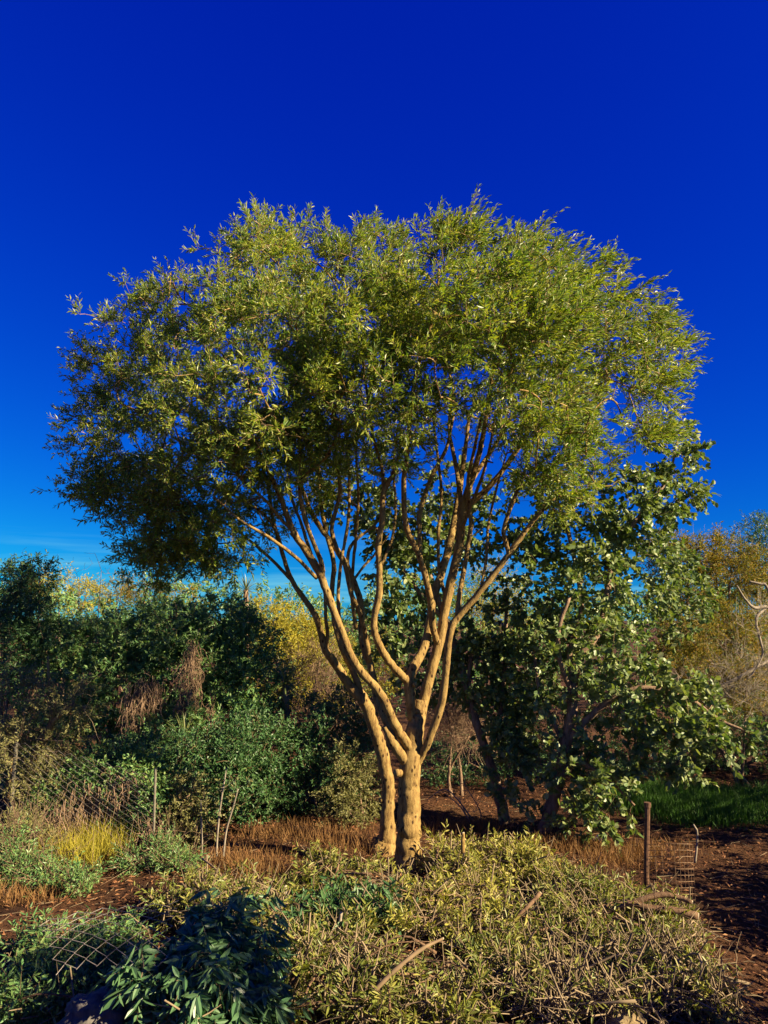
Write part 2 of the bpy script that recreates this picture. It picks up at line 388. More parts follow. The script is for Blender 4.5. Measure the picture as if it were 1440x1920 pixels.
def plant(name, label, cat, base, clusters, leaf, n, k=3, m=10, tl=0.2, L=0.06, W=0.02, group=None, stems=None, stem_r=0.03,
          stem_mat=None, twig_mat=None, parts=0, shell=0.5, wind=(0, 0, 0), droop=0.1, simple=False, round_=False, upb=0.5,
          r0=0.014, r1=0.003, up=0.2, crown='foliage', fold=0.35, spread=0.75, turn=0.8, bare=0):
    """a shrub or tree: own base, stems as parts, twigs and foliage"""
    b = np.array(base, float) if len(base) == 3 else np.array([base[0], base[1], float(gz(base[0], base[1])) - 0.03])
    root = empty(name, b, label, cat, group)
    nodes, nr = [], []
    if stems is None:
        for c in clusters[:7]:
            e = at(c[0], c[1], c[2]); s0 = b + np.append(rng.normal(0, 0.06, 2), 0)
            mid = s0 * 0.5 + e * 0.5 + rng.normal(0, 0.12, 3) + np.array([0, 0, -0.1])
            P = cat_rom([s0, mid, e], 9); r = np.linspace(stem_r, stem_r * 0.35, 9)
            V, fs = tubes(P[None], r[None], 7); mk('stem', V, fs, stem_mat or M_BARK2, root)
            nodes.append(P[2:]); nr.append(r[2:])
    else:
        for nm, pts, rp in stems:
            P, r = limb(root, nm, pts, rp, stem_mat or M_BARK2, 8)
            nodes.append(P[2:]); nr.append(r[2:])
    nodes = np.concatenate(nodes); nr = np.concatenate(nr)
    A, O = sample_clusters(clusters, n, shell)
    P, Rr, _, _ = grow(nodes, nr, A, r0, r1, 4, up)
    spread_tubes(root, P, Rr, twig_mat or M_TWIG, 3)
    if bare:                                              # leafless twiglets poking out
        ii = rng.choice(n, bare); d = norm(O[ii] + rng.normal(0, 0.6, (bare, 3)) + UP * 0.3)
        e = A[ii]; l = rng.uniform(0.15, 0.45, (bare, 1))
        Pb = np.stack([e, e + d * l * 0.5 + rng.normal(0, 0.02, (bare, 3)), e + d * l + rng.normal(0, 0.04, (bare, 3))], 1)
        spread_tubes(root, Pb, np.tile([r1, r1 * 0.8, r1 * 0.5], (bare, 1)), twig_mat or M_TWIG, 3, 'bare_twigs')
    if k:
        p, D, N, Ls, Ws, tw = sprays(A, O, k, m, tl, L, W, wind=wind, droop=droop, upb=upb, spread=spread, turn=turn)
        if simple: tw = tw[::3]
        spread_tubes(root, tw, np.tile([r1 * 0.7, r1 * 0.4], (len(tw), 1)), twig_mat or M_TWIG, 3, 'twiglets')
        foliage(root, p, D, N, Ls, Ws, leaf, parts, crown, simple=simple, round_=round_, fold=fold)
    return root

# ------------------------------------------------------------------ the main tree
def main_tree():
    b = at(757, 1625, 8.0); b[2] = float(gz(b[0], b[1])) - 0.05
    root = empty('multi_stemmed_tree', b, 'large spreading tree with pale ochre stems and a wide rounded crown', 'tree')
    ND, NR = [], []
    def lb(name, pts, r, S=9, **kw):
        P, rr = limb(root, name, pts, [q * (0.9 if name == 'trunk' else 0.76) for q in r], M_BARK, S, **kw); ND.append(P[len(P) // 2:]); NR.append(rr[len(P) // 2:]); return P, rr
    # right trunk with a fluted foot
    lb('trunk', [(766, 1662, 7.9), (766, 1625, 7.92), (766, 1560, 7.95), (767, 1500, 7.95), (769, 1440, 7.95), (774, 1395, 7.95), (782, 1350, 7.97), (790, 1312, 8.0)],
       [29, 25, 23, 22, 21.5, 21, 16, 13], 16, wob=0.012, per=7)
    lb('trunk', [(714, 1606, 8.62), (721, 1588, 8.62), (726, 1560, 8.62), (727, 1520, 8.62), (728, 1478, 8.62), (721, 1436, 8.6), (714, 1400, 8.58), (702, 1367, 8.55), (690, 1330, 8.52), (676, 1303, 8.5)],
       [30, 24, 16, 13, 12.5, 13, 12.5, 12, 12, 12], 14, wob=0.015, per=6)
    rt = limb(root, 'root_flare', [(748, 1655, 7.98), (752, 1600, 7.97), (757, 1540, 7.95), (764, 1480, 7.93)], [14, 11, 9, 6], M_BARK, 9)
    # limbs of the right trunk
    lb('branch', [(772, 1462, 7.97), (786, 1424, 7.93), (803, 1392, 7.85), (822, 1340, 7.8), (833, 1290, 7.75), (838, 1230, 7.7), (846, 1180, 7.65), (862, 1153, 7.65), (900, 1110, 7.6), (940, 1058, 7.55), (975, 1010, 7.5), (1010, 965, 7.45), (1042, 932, 7.4)],
       [9, 9.5, 9.5, 9.5, 9.5, 9, 9, 8.5, 8, 7.5, 6.5, 5, 3.5])
    lb('branch', [(955, 1040, 7.53), (947, 1012, 7.5), (945, 990, 7.45), (960, 945, 7.4), (985, 880, 7.3), (1000, 830, 7.2)], [6, 5.5, 5.5, 5, 4, 3])
    lb('branch', [(780, 1380, 7.97), (796, 1310, 8.02), (811, 1250, 8.06), (826, 1194, 8.1), (836, 1135, 8.12), (852, 1062, 8.1), (864, 1008, 8.1), (866, 955, 8.1), (876, 925, 8.1), (890, 880, 8.05), (905, 820, 8.0), (915, 760, 7.9), (925, 690, 7.8)],
       [14, 13, 12.5, 12, 11.5, 11, 11, 11, 9, 8, 6.5, 5.5, 4])
    lb('branch', [(866, 962, 8.1), (885, 942, 8.1), (920, 910, 8.05), (950, 872, 8.0), (985, 820, 7.95), (1010, 760, 7.85), (1035, 690, 7.8)], [9, 8.5, 7.5, 6.5, 5.5, 5, 3.5])
    lb('branch', [(866, 958, 8.12), (860, 905, 8.2), (850, 850, 8.3), (842, 800, 8.4), (850, 730, 8.5)], [7, 6, 5, 4.5, 3.5])
    lb('branch', [(872, 952, 8.1), (886, 900, 8.2), (925, 840, 8.35), (960, 780, 8.5)], [7, 6, 5, 4])
    lb('branch', [(772, 1350, 7.95), (768, 1300, 7.9), (767, 1272, 7.88), (775, 1250, 7.9), (793, 1218, 8.0), (806, 1170, 8.1), (815, 1115, 8.2), (833, 1057, 8.35), (849, 993, 8.5), (860, 930, 8.7), (870, 860, 8.9), (880, 780, 9.0)],
       [10, 13, 13, 12, 11.5, 11, 10.5, 10, 9, 8, 6, 4])
    lb('branch', [(764, 1275, 7.86), (748, 1262, 7.8), (724, 1232, 7.7), (705, 1194, 7.6), (702, 1158, 7.55), (711, 1112, 7.5), (711, 1065, 7.45), (710, 1020, 7.4), (717, 975, 7.35), (720, 920, 7.3), (741, 887, 7.25)],
       [10, 10, 9.5, 9, 8.5, 8.5, 8, 7.5, 7.5, 7, 6.5])
    lb('branch', [(720, 935, 7.3), (716, 880, 7.35), (700, 820, 7.4), (690, 750, 7.4), (680, 680, 7.4)], [5, 4.5, 4, 3.5, 3])
    lb('branch', [(822, 1208, 8.08), (812, 1180, 7.95), (806, 1120, 7.75), (788, 1048, 7.55), (763, 990, 7.4), (757, 915, 7.25), (764, 846, 7.1), (768, 790, 7.0), (776, 725, 6.9), (792, 655, 6.8), (808, 610, 6.75), (820, 560, 6.7), (823, 505, 6.7)],
       [8.5, 8.5, 8, 7.5, 7, 6.5, 6, 6, 5.5, 5, 4.5, 4, 3])
    lb('branch', [(788, 1048, 7.55), (787, 1002, 7.6), (788, 960, 7.65), (810, 892, 7.75), (837, 841, 7.85), (850, 780, 7.9)], [6, 6, 6, 5.5, 4.5, 3.5])
    lb('branch', [(858, 1158, 7.66), (861, 1121, 7.75), (872, 1057, 7.85), (883, 983, 7.9), (880, 955, 7.9), (878, 900, 7.8), (890, 840, 7.7), (905, 770, 7.6)], [7, 6.5, 6, 6, 5.5, 5, 4, 3])
    lb('branch', [(777, 1430, 7.96), (768, 1400, 7.9), (749, 1375, 7.8), (728, 1330, 7.7), (712, 1298, 7.65), (679, 1262, 7.6), (657, 1226, 7.55), (641, 1185, 7.5), (624, 1140, 7.5), (611, 1105, 7.5), (597, 1070, 7.5), (571, 1029, 7.5), (548, 993, 7.45), (528, 938, 7.4), (512, 901, 7.3), (480, 841, 7.2), (450, 780, 7.1)],
       [9, 12, 11.5, 11, 10.5, 10, 9.5, 9.5, 9.5, 9.5, 10, 9, 8, 7, 6, 4.5, 3])
    lb('branch', [(775, 1470, 7.96), (768, 1440, 7.93), (750, 1413, 7.86), (734, 1388, 7.8), (721, 1362, 7.75)], [10, 14, 13, 11, 6])
    # limbs of the left trunk
    lb('branch', [(682, 1316, 8.5), (652, 1280, 8.45), (627, 1242, 8.35), (611, 1219, 8.25), (602, 1186, 8.18), (588, 1148, 8.1), (548, 1089, 8.15), (530, 1038, 8.2), (512, 974, 8.25), (500, 900, 8.3), (470, 820, 8.3)],
       [12, 11, 10, 10, 8, 7.5, 6, 5.5, 5, 4, 3])
    lb('branch', [(611, 1223, 8.26), (614, 1190, 8.15), (611, 1160, 8.0), (609, 1110, 8.0), (600, 1050, 8.0)], [6, 5, 4.5, 4, 3])
    lb('branch', [(548, 1089, 8.15), (510, 1050, 8.2), (470, 1015, 8.2), (430, 985, 8.2), (380, 960, 8.2)], [4.5, 4, 3.5, 3, 2])
    lb('branch', [(686, 1324, 8.52), (672, 1285, 8.5), (657, 1250, 8.48), (641, 1214, 8.4), (630, 1178, 8.45), (622, 1121, 8.5), (626, 1057, 8.55), (612, 1000, 8.6), (601, 938, 8.7), (598, 860, 8.8), (600, 780, 8.9)],
       [9, 8, 7.5, 7, 6.5, 6, 6, 5.5, 5, 4, 3])
    lb('branch', [(745, 1405, 8.1), (722, 1350, 8.2), (706, 1310, 8.3), (697, 1255, 8.4), (680, 1205, 8.5), (676, 1130, 8.6), (657, 1075, 8.6), (636, 1038, 8.6), (617, 1011, 8.6), (594, 979, 8.6), (576, 942, 8.6), (556, 880, 8.7), (540, 800, 8.8)],
       [9, 9, 8.5, 8.5, 8, 8, 7.5, 7.5, 7, 6.5, 5.5, 4.5, 3])
    lb('branch', [(694, 1240, 8.4), (687, 1205, 8.3), (682, 1175, 8.2), (671, 1140, 8.1), (658, 1112, 8.0), (646, 1057, 7.95), (632, 1029, 7.9), (622, 993, 7.9), (631, 951, 7.9), (638, 920, 7.9), (631, 860, 7.8), (625, 780, 7.7)],
       [7, 6.5, 6, 6, 6, 5.5, 5.5, 5.5, 5, 5, 4.5, 3])
    lb('branch', [(605, 1080, 7.5), (603, 1057, 7.45), (585, 1011, 7.35), (572, 974, 7.25), (562, 920, 7.15), (570, 895, 7.1), (600, 868, 7.0), (622, 841, 6.9), (640, 790, 6.8)], [6, 6, 5.5, 5.5, 5, 5, 4.5, 4, 3])
    lb('branch', [(594, 1084, 7.5), (555, 1045, 7.3), (502, 1006, 7.1), (450, 975, 6.9), (400, 930, 6.8)], [5, 4.5, 4, 3, 2])
    lb('branch', [(562, 920, 7.15), (563, 850, 7.1), (560, 780, 7.0), (545, 710, 6.9)], [5, 4.5, 4, 3])
    lb('branch', [(651, 1062, 8.6), (655, 1030, 8.7), (672, 1008, 8.8), (702, 985, 8.9), (720, 950, 9.0)], [4.5, 4.5, 4, 3.5, 2.5])
    lb('branch', [(662, 1090, 8.6), (682, 1062, 8.7), (702, 1040, 8.8), (730, 1000, 8.9)], [3.5, 3.2, 3, 2])
    for pts, r in (([(668, 1180, 8.5), (660, 1120, 8.4), (662, 1060, 8.3), (668, 1000, 8.2), (672, 930, 8.1), (668, 850, 8.0), (672, 770, 7.9)], [5, 4.5, 4, 4, 3.5, 3, 2.5]),
                   ([(640, 1190, 7.6), (634, 1120, 7.7), (640, 1050, 7.8), (652, 985, 7.9), (655, 910, 8.0), (650, 830, 8.0)], [5, 4.5, 4, 4, 3.5, 2.5]),
                   ([(600, 1075, 7.5), (584, 1040, 7.6), (566, 985, 7.8), (545, 925, 8.0), (535, 850, 8.1)], [5, 4.5, 4, 3.5, 2.5]),
                   ([(548, 993, 7.45), (528, 975, 7.4), (500, 940, 7.2), (460, 905, 7.0), (420, 860, 6.9)], [5, 4, 3.5, 3, 2]),
                   ([(838, 1130, 8.12), (824, 1070, 8.3), (822, 1000, 8.4), (828, 930, 8.5), (820, 850, 8.6), (810, 770, 8.6)], [5, 4.5, 4, 4, 3.5, 2.5]),
                   ([(864, 1000, 8.1), (878, 960, 7.9), (902, 900, 7.7), (918, 840, 7.5), (930, 770, 7.3)], [5, 4.5, 4, 3.5, 2.5]),
                   ([(900, 1108, 7.6), (912, 1050, 7.6), (915, 990, 7.6), (930, 920, 7.6), (950, 850, 7.5)], [4, 3.5, 3.2, 3, 2]),
                   ([(711, 1070, 7.45), (735, 1010, 7.6), (742, 950, 7.7), (738, 880, 7.8), (745, 800, 7.8)], [4, 3.6, 3.2, 3, 2]),
                   ([(530, 1040, 8.2), (520, 1000, 8.1), (490, 960, 7.9), (440, 930, 7.8), (370, 900, 7.7), (300, 850, 7.7)], [4, 3.6, 3.2, 3, 2.5, 2])):
        lb('branch', pts, r)
    # pruned ends: pale sawn faces
    for px, py, Yc, r, nx in ((743, 1449, 7.80, 6.5, -0.75), (714, 1500, 8.6, 4.5, -0.8), (703, 1574, 8.6, 4.5, -0.6), (778, 1283, 7.83, 4, 0.3), (760, 1253, 7.86, 4, -0.1), (742, 885, 7.24, 6, 0.4)):
        c = at(px, py, Yc); nrm = norm(np.array([nx, -0.75, 0.2])); rr = r * Yc / F
        P = np.stack([c - nrm * 0.06, c, c + nrm * 0.012]); V, fs = tubes(P[None], np.array([[rr * 1.05, rr * 1.02, rr]]), 12)
        st = mk('pruned_stub', V, fs, M_BARK, root)
        V, fs = tubes(np.stack([c + nrm * 0.010, c + nrm * 0.016])[None], np.array([[rr * 0.9, rr * 0.88]]), 12)
        s2 = mk('cut_face', V, fs, M_CUT, None); s2.parent = st; s2.matrix_parent_inverse = Matrix.Translation(-Vector(b))
        st['label'] = 'pale sawn branch stub'
    ND = np.concatenate(ND); NR = np.concatenate(NR)
    # crown lobes: px, py, depth, rx, ry (px), depth radius (m), weight
    cl = [(500, 490, 7.6, 105, 105, .7), (485, 405, 8.0, 45, 55, .4), (525, 405, 8.0, 50, 45, .4), (610, 480, 7.7, 100, 85, .7), (700, 450, 8.2, 60, 60, .5),
          (850, 450, 7.8, 60, 70, .6), (900, 448, 7.7, 80, 55, .6), (1005, 450, 7.7, 50, 65, .5), (1000, 520, 7.2, 110, 80, .7), (1120, 500, 7.9, 60, 55, .5),
          (1110, 580, 7.4, 110, 90, .8), (1210, 610, 7.9, 65, 70, .6), (1250, 660, 8.0, 40, 60, .5), (1190, 700, 7.6, 95, 90, .8), (1235, 750, 8.0, 45, 60, .5),
          (1150, 810, 7.8, 90, 75, .7), (1040, 660, 6.7, 120, 100, .7), (1050, 800, 7.0, 110, 90, .6), (1090, 890, 7.4, 95, 55, .5), (940, 600, 6.5, 120, 110, .7),
          (940, 750, 6.9, 110, 70, .6), (820, 560, 6.6, 100, 100, .7), (740, 560, 6.9, 90, 90, .7), (800, 700, 6.5, 90, 80, .6), (650, 600, 6.6, 110, 100, .7),
          (500, 600, 6.6, 110, 100, .7), (420, 560, 7.2, 70, 90, .6), (330, 520, 8.2, 55, 60, .5), (300, 560, 8.5, 55, 70, .5), (360, 640, 7.4, 80, 80, .6),
          (210, 630, 8.2, 65, 60, .5), (190, 680, 8.3, 50, 60, .5), (150, 745, 8.3, 45, 45, .4), (290, 710, 7.5, 90, 80, .6), (190, 780, 8.0, 80, 70, .6),
          (180, 885, 8.2, 55, 55, .5), (270, 840, 7.6, 100, 80, .6), (400, 760, 6.8, 110, 90, .7), (520, 730, 6.4, 100, 90, .7), (640, 740, 6.7, 90, 70, .6),
          (380, 890, 7.2, 100, 80, .6), (470, 860, 6.9, 80, 70, .5), (220, 930, 8.0, 70, 40, .5, 1.7), (330, 990, 7.7, 100, 55, .5, 1.7), (250, 1020, 7.9, 60, 28, .35, 1.7),
          (310, 1055, 7.9, 70, 28, .35, 1.7), (420, 1010, 7.8, 70, 60, .5, 1.7), (460, 950, 8.4, 60, 60, .5, 1.4), (370, 1050, 8.2, 60, 30, .35, 1.5), (150, 930, 8.1, 40, 30, .35, 1.3), (300, 930, 8.2, 80, 50, .5),
          (600, 560, 9.0, 200, 110, 1.0, .8), (900, 560, 9.2, 220, 110, 1.0, .8), (1080, 700, 9.2, 120, 120, .9, .8), (330, 760, 9.0, 140, 130, .9, .8),
          (620, 780, 9.2, 120, 70, .7, .8), (900, 760, 9.0, 110, 60, .7, .8), (770, 660, 8.2, 230, 90, .9, .6), (720, 830, 8.8, 80, 60, .6, .5), (580, 850, 7.9, 60, 40, .4, .6),
          (880, 830, 8.6, 60, 40, .4, .5), (1020, 880, 8.0, 50, 40, .4, .5), (520, 800, 6.7, 90, 60, .5), (620, 830, 7.2, 70, 45, .4), (740, 790, 7.0, 70, 60, .4), (850, 760, 6.9, 80, 55, .4), (940, 840, 7.4, 70, 45, .4), (430, 840, 7.0, 90, 60, .5), (1040, 850, 7.2, 70, 50, .4), (560, 900, 8.4, 60, 50, .5), (680, 870, 8.8, 60, 50, .5), (1000, 760, 6.7, 80, 60, .4), (340, 930, 7.4, 80, 60, .5), (690, 700, 6.5, 70, 60, .5), (600, 690, 6.5, 70, 60, .5)]
    cl = [((720 + (c[0] - 720) * (0.955 if c[0] > 720 else 0.985)), 960 - (960 - c[1]) * 0.93 if c[1] < 960 else c[1]) + tuple(c[2:]) for c in cl]
    A0, _ = sample_clusters(cl, 300, 0.2)
    P, Rr, B, BR = grow(ND, NR, A0, 0.022, 0.008, 7, 0.12)
    V, fs = tubes(P, Rr, 6, False); mk('small_branches', V, fs, M_BARK, root, True, 'stuff')
    CC, CO = sample_clusters(cl, 720, 0.5)               # shoots gather in clumps
    j = rng.choice(len(CC), 4250); dd = norm(rng.normal(size=(4250, 3)))
    rad = 0.29 * (0.25 + 0.75 * rng.random((4250, 1))) * rng.uniform(0.6, 1.25, (len(CC), 1))[j]
    A = CC[j] + dd * rad * np.array([1, 1, 0.8]); O = norm(dd * 0.8 + CO[j] * 0.7 + UP * 0.2)
    P, Rr, _, _ = grow(B, BR, A, 0.011, 0.0038, 5, 0.15)
    spread_tubes(root, P, Rr, M_STEM, 3)
    wx = np.clip((A[:, 0] + 1.0) / 4.0, -0.1, 0.75)      # breeze bends the right-hand shoots to the right
    wz = np.clip((A[:, 2] - 4) / 3, 0, 1)
    wind = np.stack([wx * (0.4 + 0.6 * wz), 0 * wx, 0.1 * wz], -1)[:, None, :]
    half = []
    n = len(A)
    for s in range(2):
        half.append(sprays_w(A, O, 2, 15, 0.17, 0.062, 0.0155, wind))
    p, D, N, Ls, Ws, tw = [np.concatenate(q) for q in zip(*half)]
    spread_tubes(root, tw, np.tile([0.0025, 0.0014], (len(tw), 1)), M_TWIG, 3, 'twiglets')
    foliage(root, p, D, N, Ls, Ws, L_MAIN, 300, 'crown', fold=0.3, simple=True)

def sprays_w(T, O, k, m, tl, L, W, wind):
    n = len(T); d = norm(O[:, None, :] * 0.8 + rng.normal(0, 0.7, (n, k, 3)) + UP * 0.3 + wind)
    tl = tl * rng.uniform(0.5, 1.4, (n, k, 1)); w3 = wind[:, :, None, :]
    t = np.linspace(0.1, 1, m)[None, None, :] + rng.uniform(-0.05, 0.05, (n, k, m))
    base = T[:, None, :] + rng.normal(0, 0.02, (n, k, 3))
    p = base[:, :, None, :] + d[:, :, None, :] * tl[..., None] * t[..., None] + w3 * tl[..., None] * t[..., None] ** 2 * 0.5
    pe = norm(np.cross(d[:, :, None, :], rng.normal(size=(n, k, m, 3))))
    D = norm(d[:, :, None, :] * 0.75 + pe * 0.75 + w3 * 1.3 - UP * 0.06)
    Nn = rng.normal(0, 0.7, (n, k, m, 3)) + UP * 0.45
    Nn = norm(Nn - D * np.sum(Nn * D, axis=-1, keepdims=True))
    Ls = L * rng.uniform(0.55, 1.25, (n, k, m)); Ws = W * rng.uniform(0.75, 1.2, (n, k, m))
    tw = np.stack([base, p[:, :, -1, :]], axis=2).reshape(-1, 2, 3)
    return p.reshape(-1, 3), D.reshape(-1, 3), Nn.reshape(-1, 3), Ls.ravel(), Ws.ravel(), tw
main_tree()

# ------------------------------------------------------------------ round-leaved trees behind, right
def gbase(px, py, Y):
    p = at(px, py, Y); return (p[0], p[1], float(gz(p[0], p[1])) - 0.04)

plant('round_leaved_tree', 'dark glossy round-leaved tree with a leaning reddish trunk beside the rusty post', 'tree', gbase(1022, 1562, 9.3),
      [(1270, 850, 10.3, 32, 62, .4, 1.5), (1260, 930, 10.2, 50, 60, .5, 1.3), (1190, 950, 10.1, 90, 80, .7), (1080, 980, 10.2, 100, 90, .7), (1000, 960, 10.6, 70, 70, .6),
       (1200, 1060, 9.9, 70, 90, .7), (1080, 1110, 9.8, 90, 90, .6), (1130, 1080, 9.2, 50, 60, .4, 1.2), (1000, 1100, 10.2, 70, 90, .6), (1150, 1230, 9.3, 70, 80, .5),
       (1040, 1250, 9.3, 70, 90, .6), (1200, 1290, 9.0, 60, 60, .5), (1290, 1330, 8.8, 80, 45, .45, 1.3), (1350, 1370, 8.7, 60, 30, .35), (1270, 1400, 8.8, 55, 50, .4, 1.2),
       (1160, 1390, 9.0, 60, 60, .4), (1000, 1360, 9.6, 60, 60, .5), (1080, 1450, 9.0, 60, 50, .4), (1140, 1490, 8.8, 50, 50, .35, 1.3), (1110, 1540, 8.7, 45, 35, .3, 1.2), (1280, 1120, 10.4, 35, 90, .5)],
      L_CAROB, 760, 3, 11, 0.2, 0.074, 0.046, parts=300, round_=True, fold=0.15, droop=0.25, upb=0.6, stem_mat=M_BARK2,
      stems=[('trunk', [(1018, 1580, 9.3), (1026, 1540, 9.3), (1040, 1490, 9.28), (1052, 1440, 9.25), (1062, 1390, 9.22), (1072, 1330, 9.2), (1076, 1270, 9.25)], [15, 13, 12, 12, 11, 10, 9]),
             ('branch', [(1076, 1275, 9.25), (1090, 1230, 9.3), (1120, 1190, 9.4), (1135, 1130, 9.6), (1150, 1050, 9.9), (1190, 980, 10.1), (1250, 900, 10.3), (1272, 820, 10.4)], [8, 7, 6.5, 6, 5, 4, 3, 2]),
             ('branch', [(1075, 1280, 9.25), (1070, 1220, 9.4), (1090, 1150, 9.6), (1080, 1060, 9.9), (1060, 980, 10.2), (1040, 930, 10.4)], [7, 6, 5, 4.5, 4, 3]),
             ('branch', [(1074, 1300, 9.22), (1050, 1240, 9.1), (1048, 1180, 9.0), (1068, 1120, 9.0)], [5, 4.5, 4, 3]),
             ('branch', [(1062, 1390, 9.2), (1100, 1350, 9.1), (1150, 1310, 9.0), (1210, 1290, 8.9), (1290, 1310, 8.8), (1350, 1350, 8.7), (1410, 1375, 8.6)], [7, 6, 5.5, 5, 4, 3, 2]),
             ('branch', [(1045, 1470, 9.26), (1075, 1430, 9.1), (1110, 1440, 9.0), (1150, 1470, 8.9), (1190, 1510, 8.8)], [6, 5, 4, 3, 2]),
             ('branch', [(1060, 1400, 9.2), (1030, 1340, 9.3), (1010, 1290, 9.4), (1000, 1200, 9.7)], [5, 4, 3.5, 3])])

plant('round_leaved_tree', 'slim dark-leaved tree leaning behind the pale multi-stemmed tree', 'tree', gbase(945, 1535, 9.9),
      [(800, 1000, 10.6, 60, 60, .5), (740, 1000, 10.8, 60, 50, .5), (700, 960, 11.0, 50, 50, .5), (640, 920, 11.0, 60, 50, .5), (760, 1090, 10.5, 60, 70, .5), (730, 1180, 10.4, 60, 60, .5), (880, 1000, 10.6, 50, 50, .5),
       (930, 1190, 10.2, 70, 70, .5), (900, 1260, 10.1, 60, 60, .5), (800, 1260, 10.4, 60, 60, .5), (960, 1280, 10.0, 50, 60, .4), (955, 1430, 9.6, 40, 40, .35, 1.4), (950, 1340, 9.9, 60, 50, .4), (860, 930, 10.9, 60, 60, .5), (970, 1510, 9.4, 40, 30, .3)],
      L_CAROB, 520, 3, 11, 0.2, 0.074, 0.046, parts=200, round_=True, fold=0.15, droop=0.25, upb=0.6, stem_mat=M_BARK2,
      stems=[('trunk', [(948, 1555, 9.9), (940, 1510, 9.9), (925, 1450, 9.95), (905, 1390, 10.0), (885, 1330, 10.05), (870, 1270, 10.1), (850, 1200, 10.2), (820, 1120, 10.4), (790, 1030, 10.6)], [11, 10, 9, 8, 8, 7, 6, 5, 3.5]),
             ('branch', [(915, 1420, 9.97), (935, 1350, 10.0), (945, 1270, 10.1), (948, 1190, 10.2), (950, 1120, 10.3)], [5, 5, 4.5, 4, 3]),
             ('branch', [(840, 1170, 10.25), (770, 1090, 10.6), (720, 1010, 10.9), (650, 930, 11.0)], [5, 4, 3.5, 2.5]),
             ('branch', [(885, 1330, 10.05), (880, 1250, 10.0), (900, 1180, 10.0)], [4, 3.5, 3])])

# ------------------------------------------------------------------ thicket on the left
plant('tall_shrub', 'blue-green tall shrub rising above the hedge at its far end', 'shrub', gbase(10, 1500, 11.5),
      [(15, 1110, 11.5, 45, 50, .5), (50, 1150, 11.5, 45, 60, .5), (20, 1220, 11.3, 50, 60, .5), (75, 1080, 11.6, 22, 30, .3)], L_DEEP, 420, 3, 10, .2, .07, .022, bare=60, simple=True)
plant('vine_hedge', 'mixed green hedge shrub behind the dead vine curtain', 'shrub', gbase(190, 1480, 12),
      [(120, 1215, 12, 80, 50, .7), (200, 1205, 12.2, 80, 45, .7), (260, 1210, 12, 70, 50, .7), (110, 1290, 11.6, 90, 70, .6), (220, 1290, 11.8, 80, 70, .6), (170, 1390, 11.4, 120, 60, .6), (60, 1400, 11.2, 70, 70, .5)],
      L_HEDGE, 1000, 3, 11, .2, .07, .03, bare=60, simple=True, stem_r=.035)
plant('vine_hedge', 'dense green hedge shrub under the small yucca rosette', 'shrub', gbase(400, 1490, 12),
      [(330, 1180, 12, 75, 50, .7), (410, 1170, 12.1, 70, 45, .7), (465, 1215, 12, 50, 60, .6), (360, 1250, 11.7, 90, 60, .6), (470, 1290, 11.6, 70, 60, .6), (400, 1360, 11.2, 100, 60, .6), (300, 1400, 11, 70, 60, .5)],
      L_HEDGE, 1100, 3, 11, .2, .07, .03, bare=30, simple=True, stem_r=.035)
plant('dark_shrub', 'dark green rounded shrub behind the thin saplings', 'shrub', gbase(400, 1545, 10.2),
      [(380, 1430, 10, 90, 60, .6), (300, 1440, 9.8, 60, 70, .5), (440, 1480, 9.8, 70, 55, .5), (360, 1500, 9.7, 60, 50, .5), (470, 1400, 10.2, 70, 60, .5), (320, 1540, 9.4, 45, 50, .35), (250, 1460, 9.6, 50, 70, .4)],
      L_DEEP, 800, 3, 11, .18, .05, .022, simple=True, wind=(.0, 0, .1))
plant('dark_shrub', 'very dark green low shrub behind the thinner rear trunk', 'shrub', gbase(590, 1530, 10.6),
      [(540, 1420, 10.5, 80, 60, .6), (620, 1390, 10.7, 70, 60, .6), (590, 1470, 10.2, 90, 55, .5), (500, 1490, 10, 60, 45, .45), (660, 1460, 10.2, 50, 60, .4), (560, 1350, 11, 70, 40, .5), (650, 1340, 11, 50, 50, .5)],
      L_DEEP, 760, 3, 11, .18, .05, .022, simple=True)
plant('sunlit_shrub', 'small sunlit olive shrub beside the thinner rear trunk', 'shrub', gbase(665, 1540, 9.8),
      [(660, 1440, 9.8, 35, 40, .3), (675, 1490, 9.6, 35, 40, .3), (640, 1510, 9.6, 40, 30, .3)], L_LITE, 150, 3, 11, .16, .045, .017, simple=True)
plant('branching_shrub', 'open sunlit shrub with pale forked stems in front of the wire fence', 'shrub', gbase(60, 1600, 9.1),
      [(30, 1320, 9, 60, 70, .4), (140, 1320, 8.9, 45, 35, .3, 1.2), (60, 1390, 8.9, 60, 40, .35), (20, 1440, 8.9, 40, 50, .3), (110, 1400, 9.2, 50, 40, .3), (90, 1470, 8.9, 40, 40, .25)],
      L_LITE, 330, 3, 9, .17, .045, .016, bare=70, stem_mat=M_BARK, twig_mat=M_DRY, simple=True,
      stems=[('stem', [(30, 1600, 9.1), (28, 1540, 9.1), (18, 1480, 9.1), (25, 1420, 9.05), (10, 1340, 9)], [9, 8, 7, 6, 4]),
             ('stem', [(50, 1590, 9.1), (55, 1500, 9.1), (60, 1430, 9.05), (95, 1360, 9), (110, 1300, 8.95)], [8, 8, 8, 6, 3]),
             ('stem', [(60, 1425, 9.05), (85, 1385, 8.95), (104, 1350, 8.9), (140, 1320, 8.85)], [6, 6, 5, 3]),
             ('stem', [(95, 1365, 9), (96, 1320, 9.05), (92, 1270, 9.1), (90, 1230, 9.1)], [4, 4, 3, 2])])
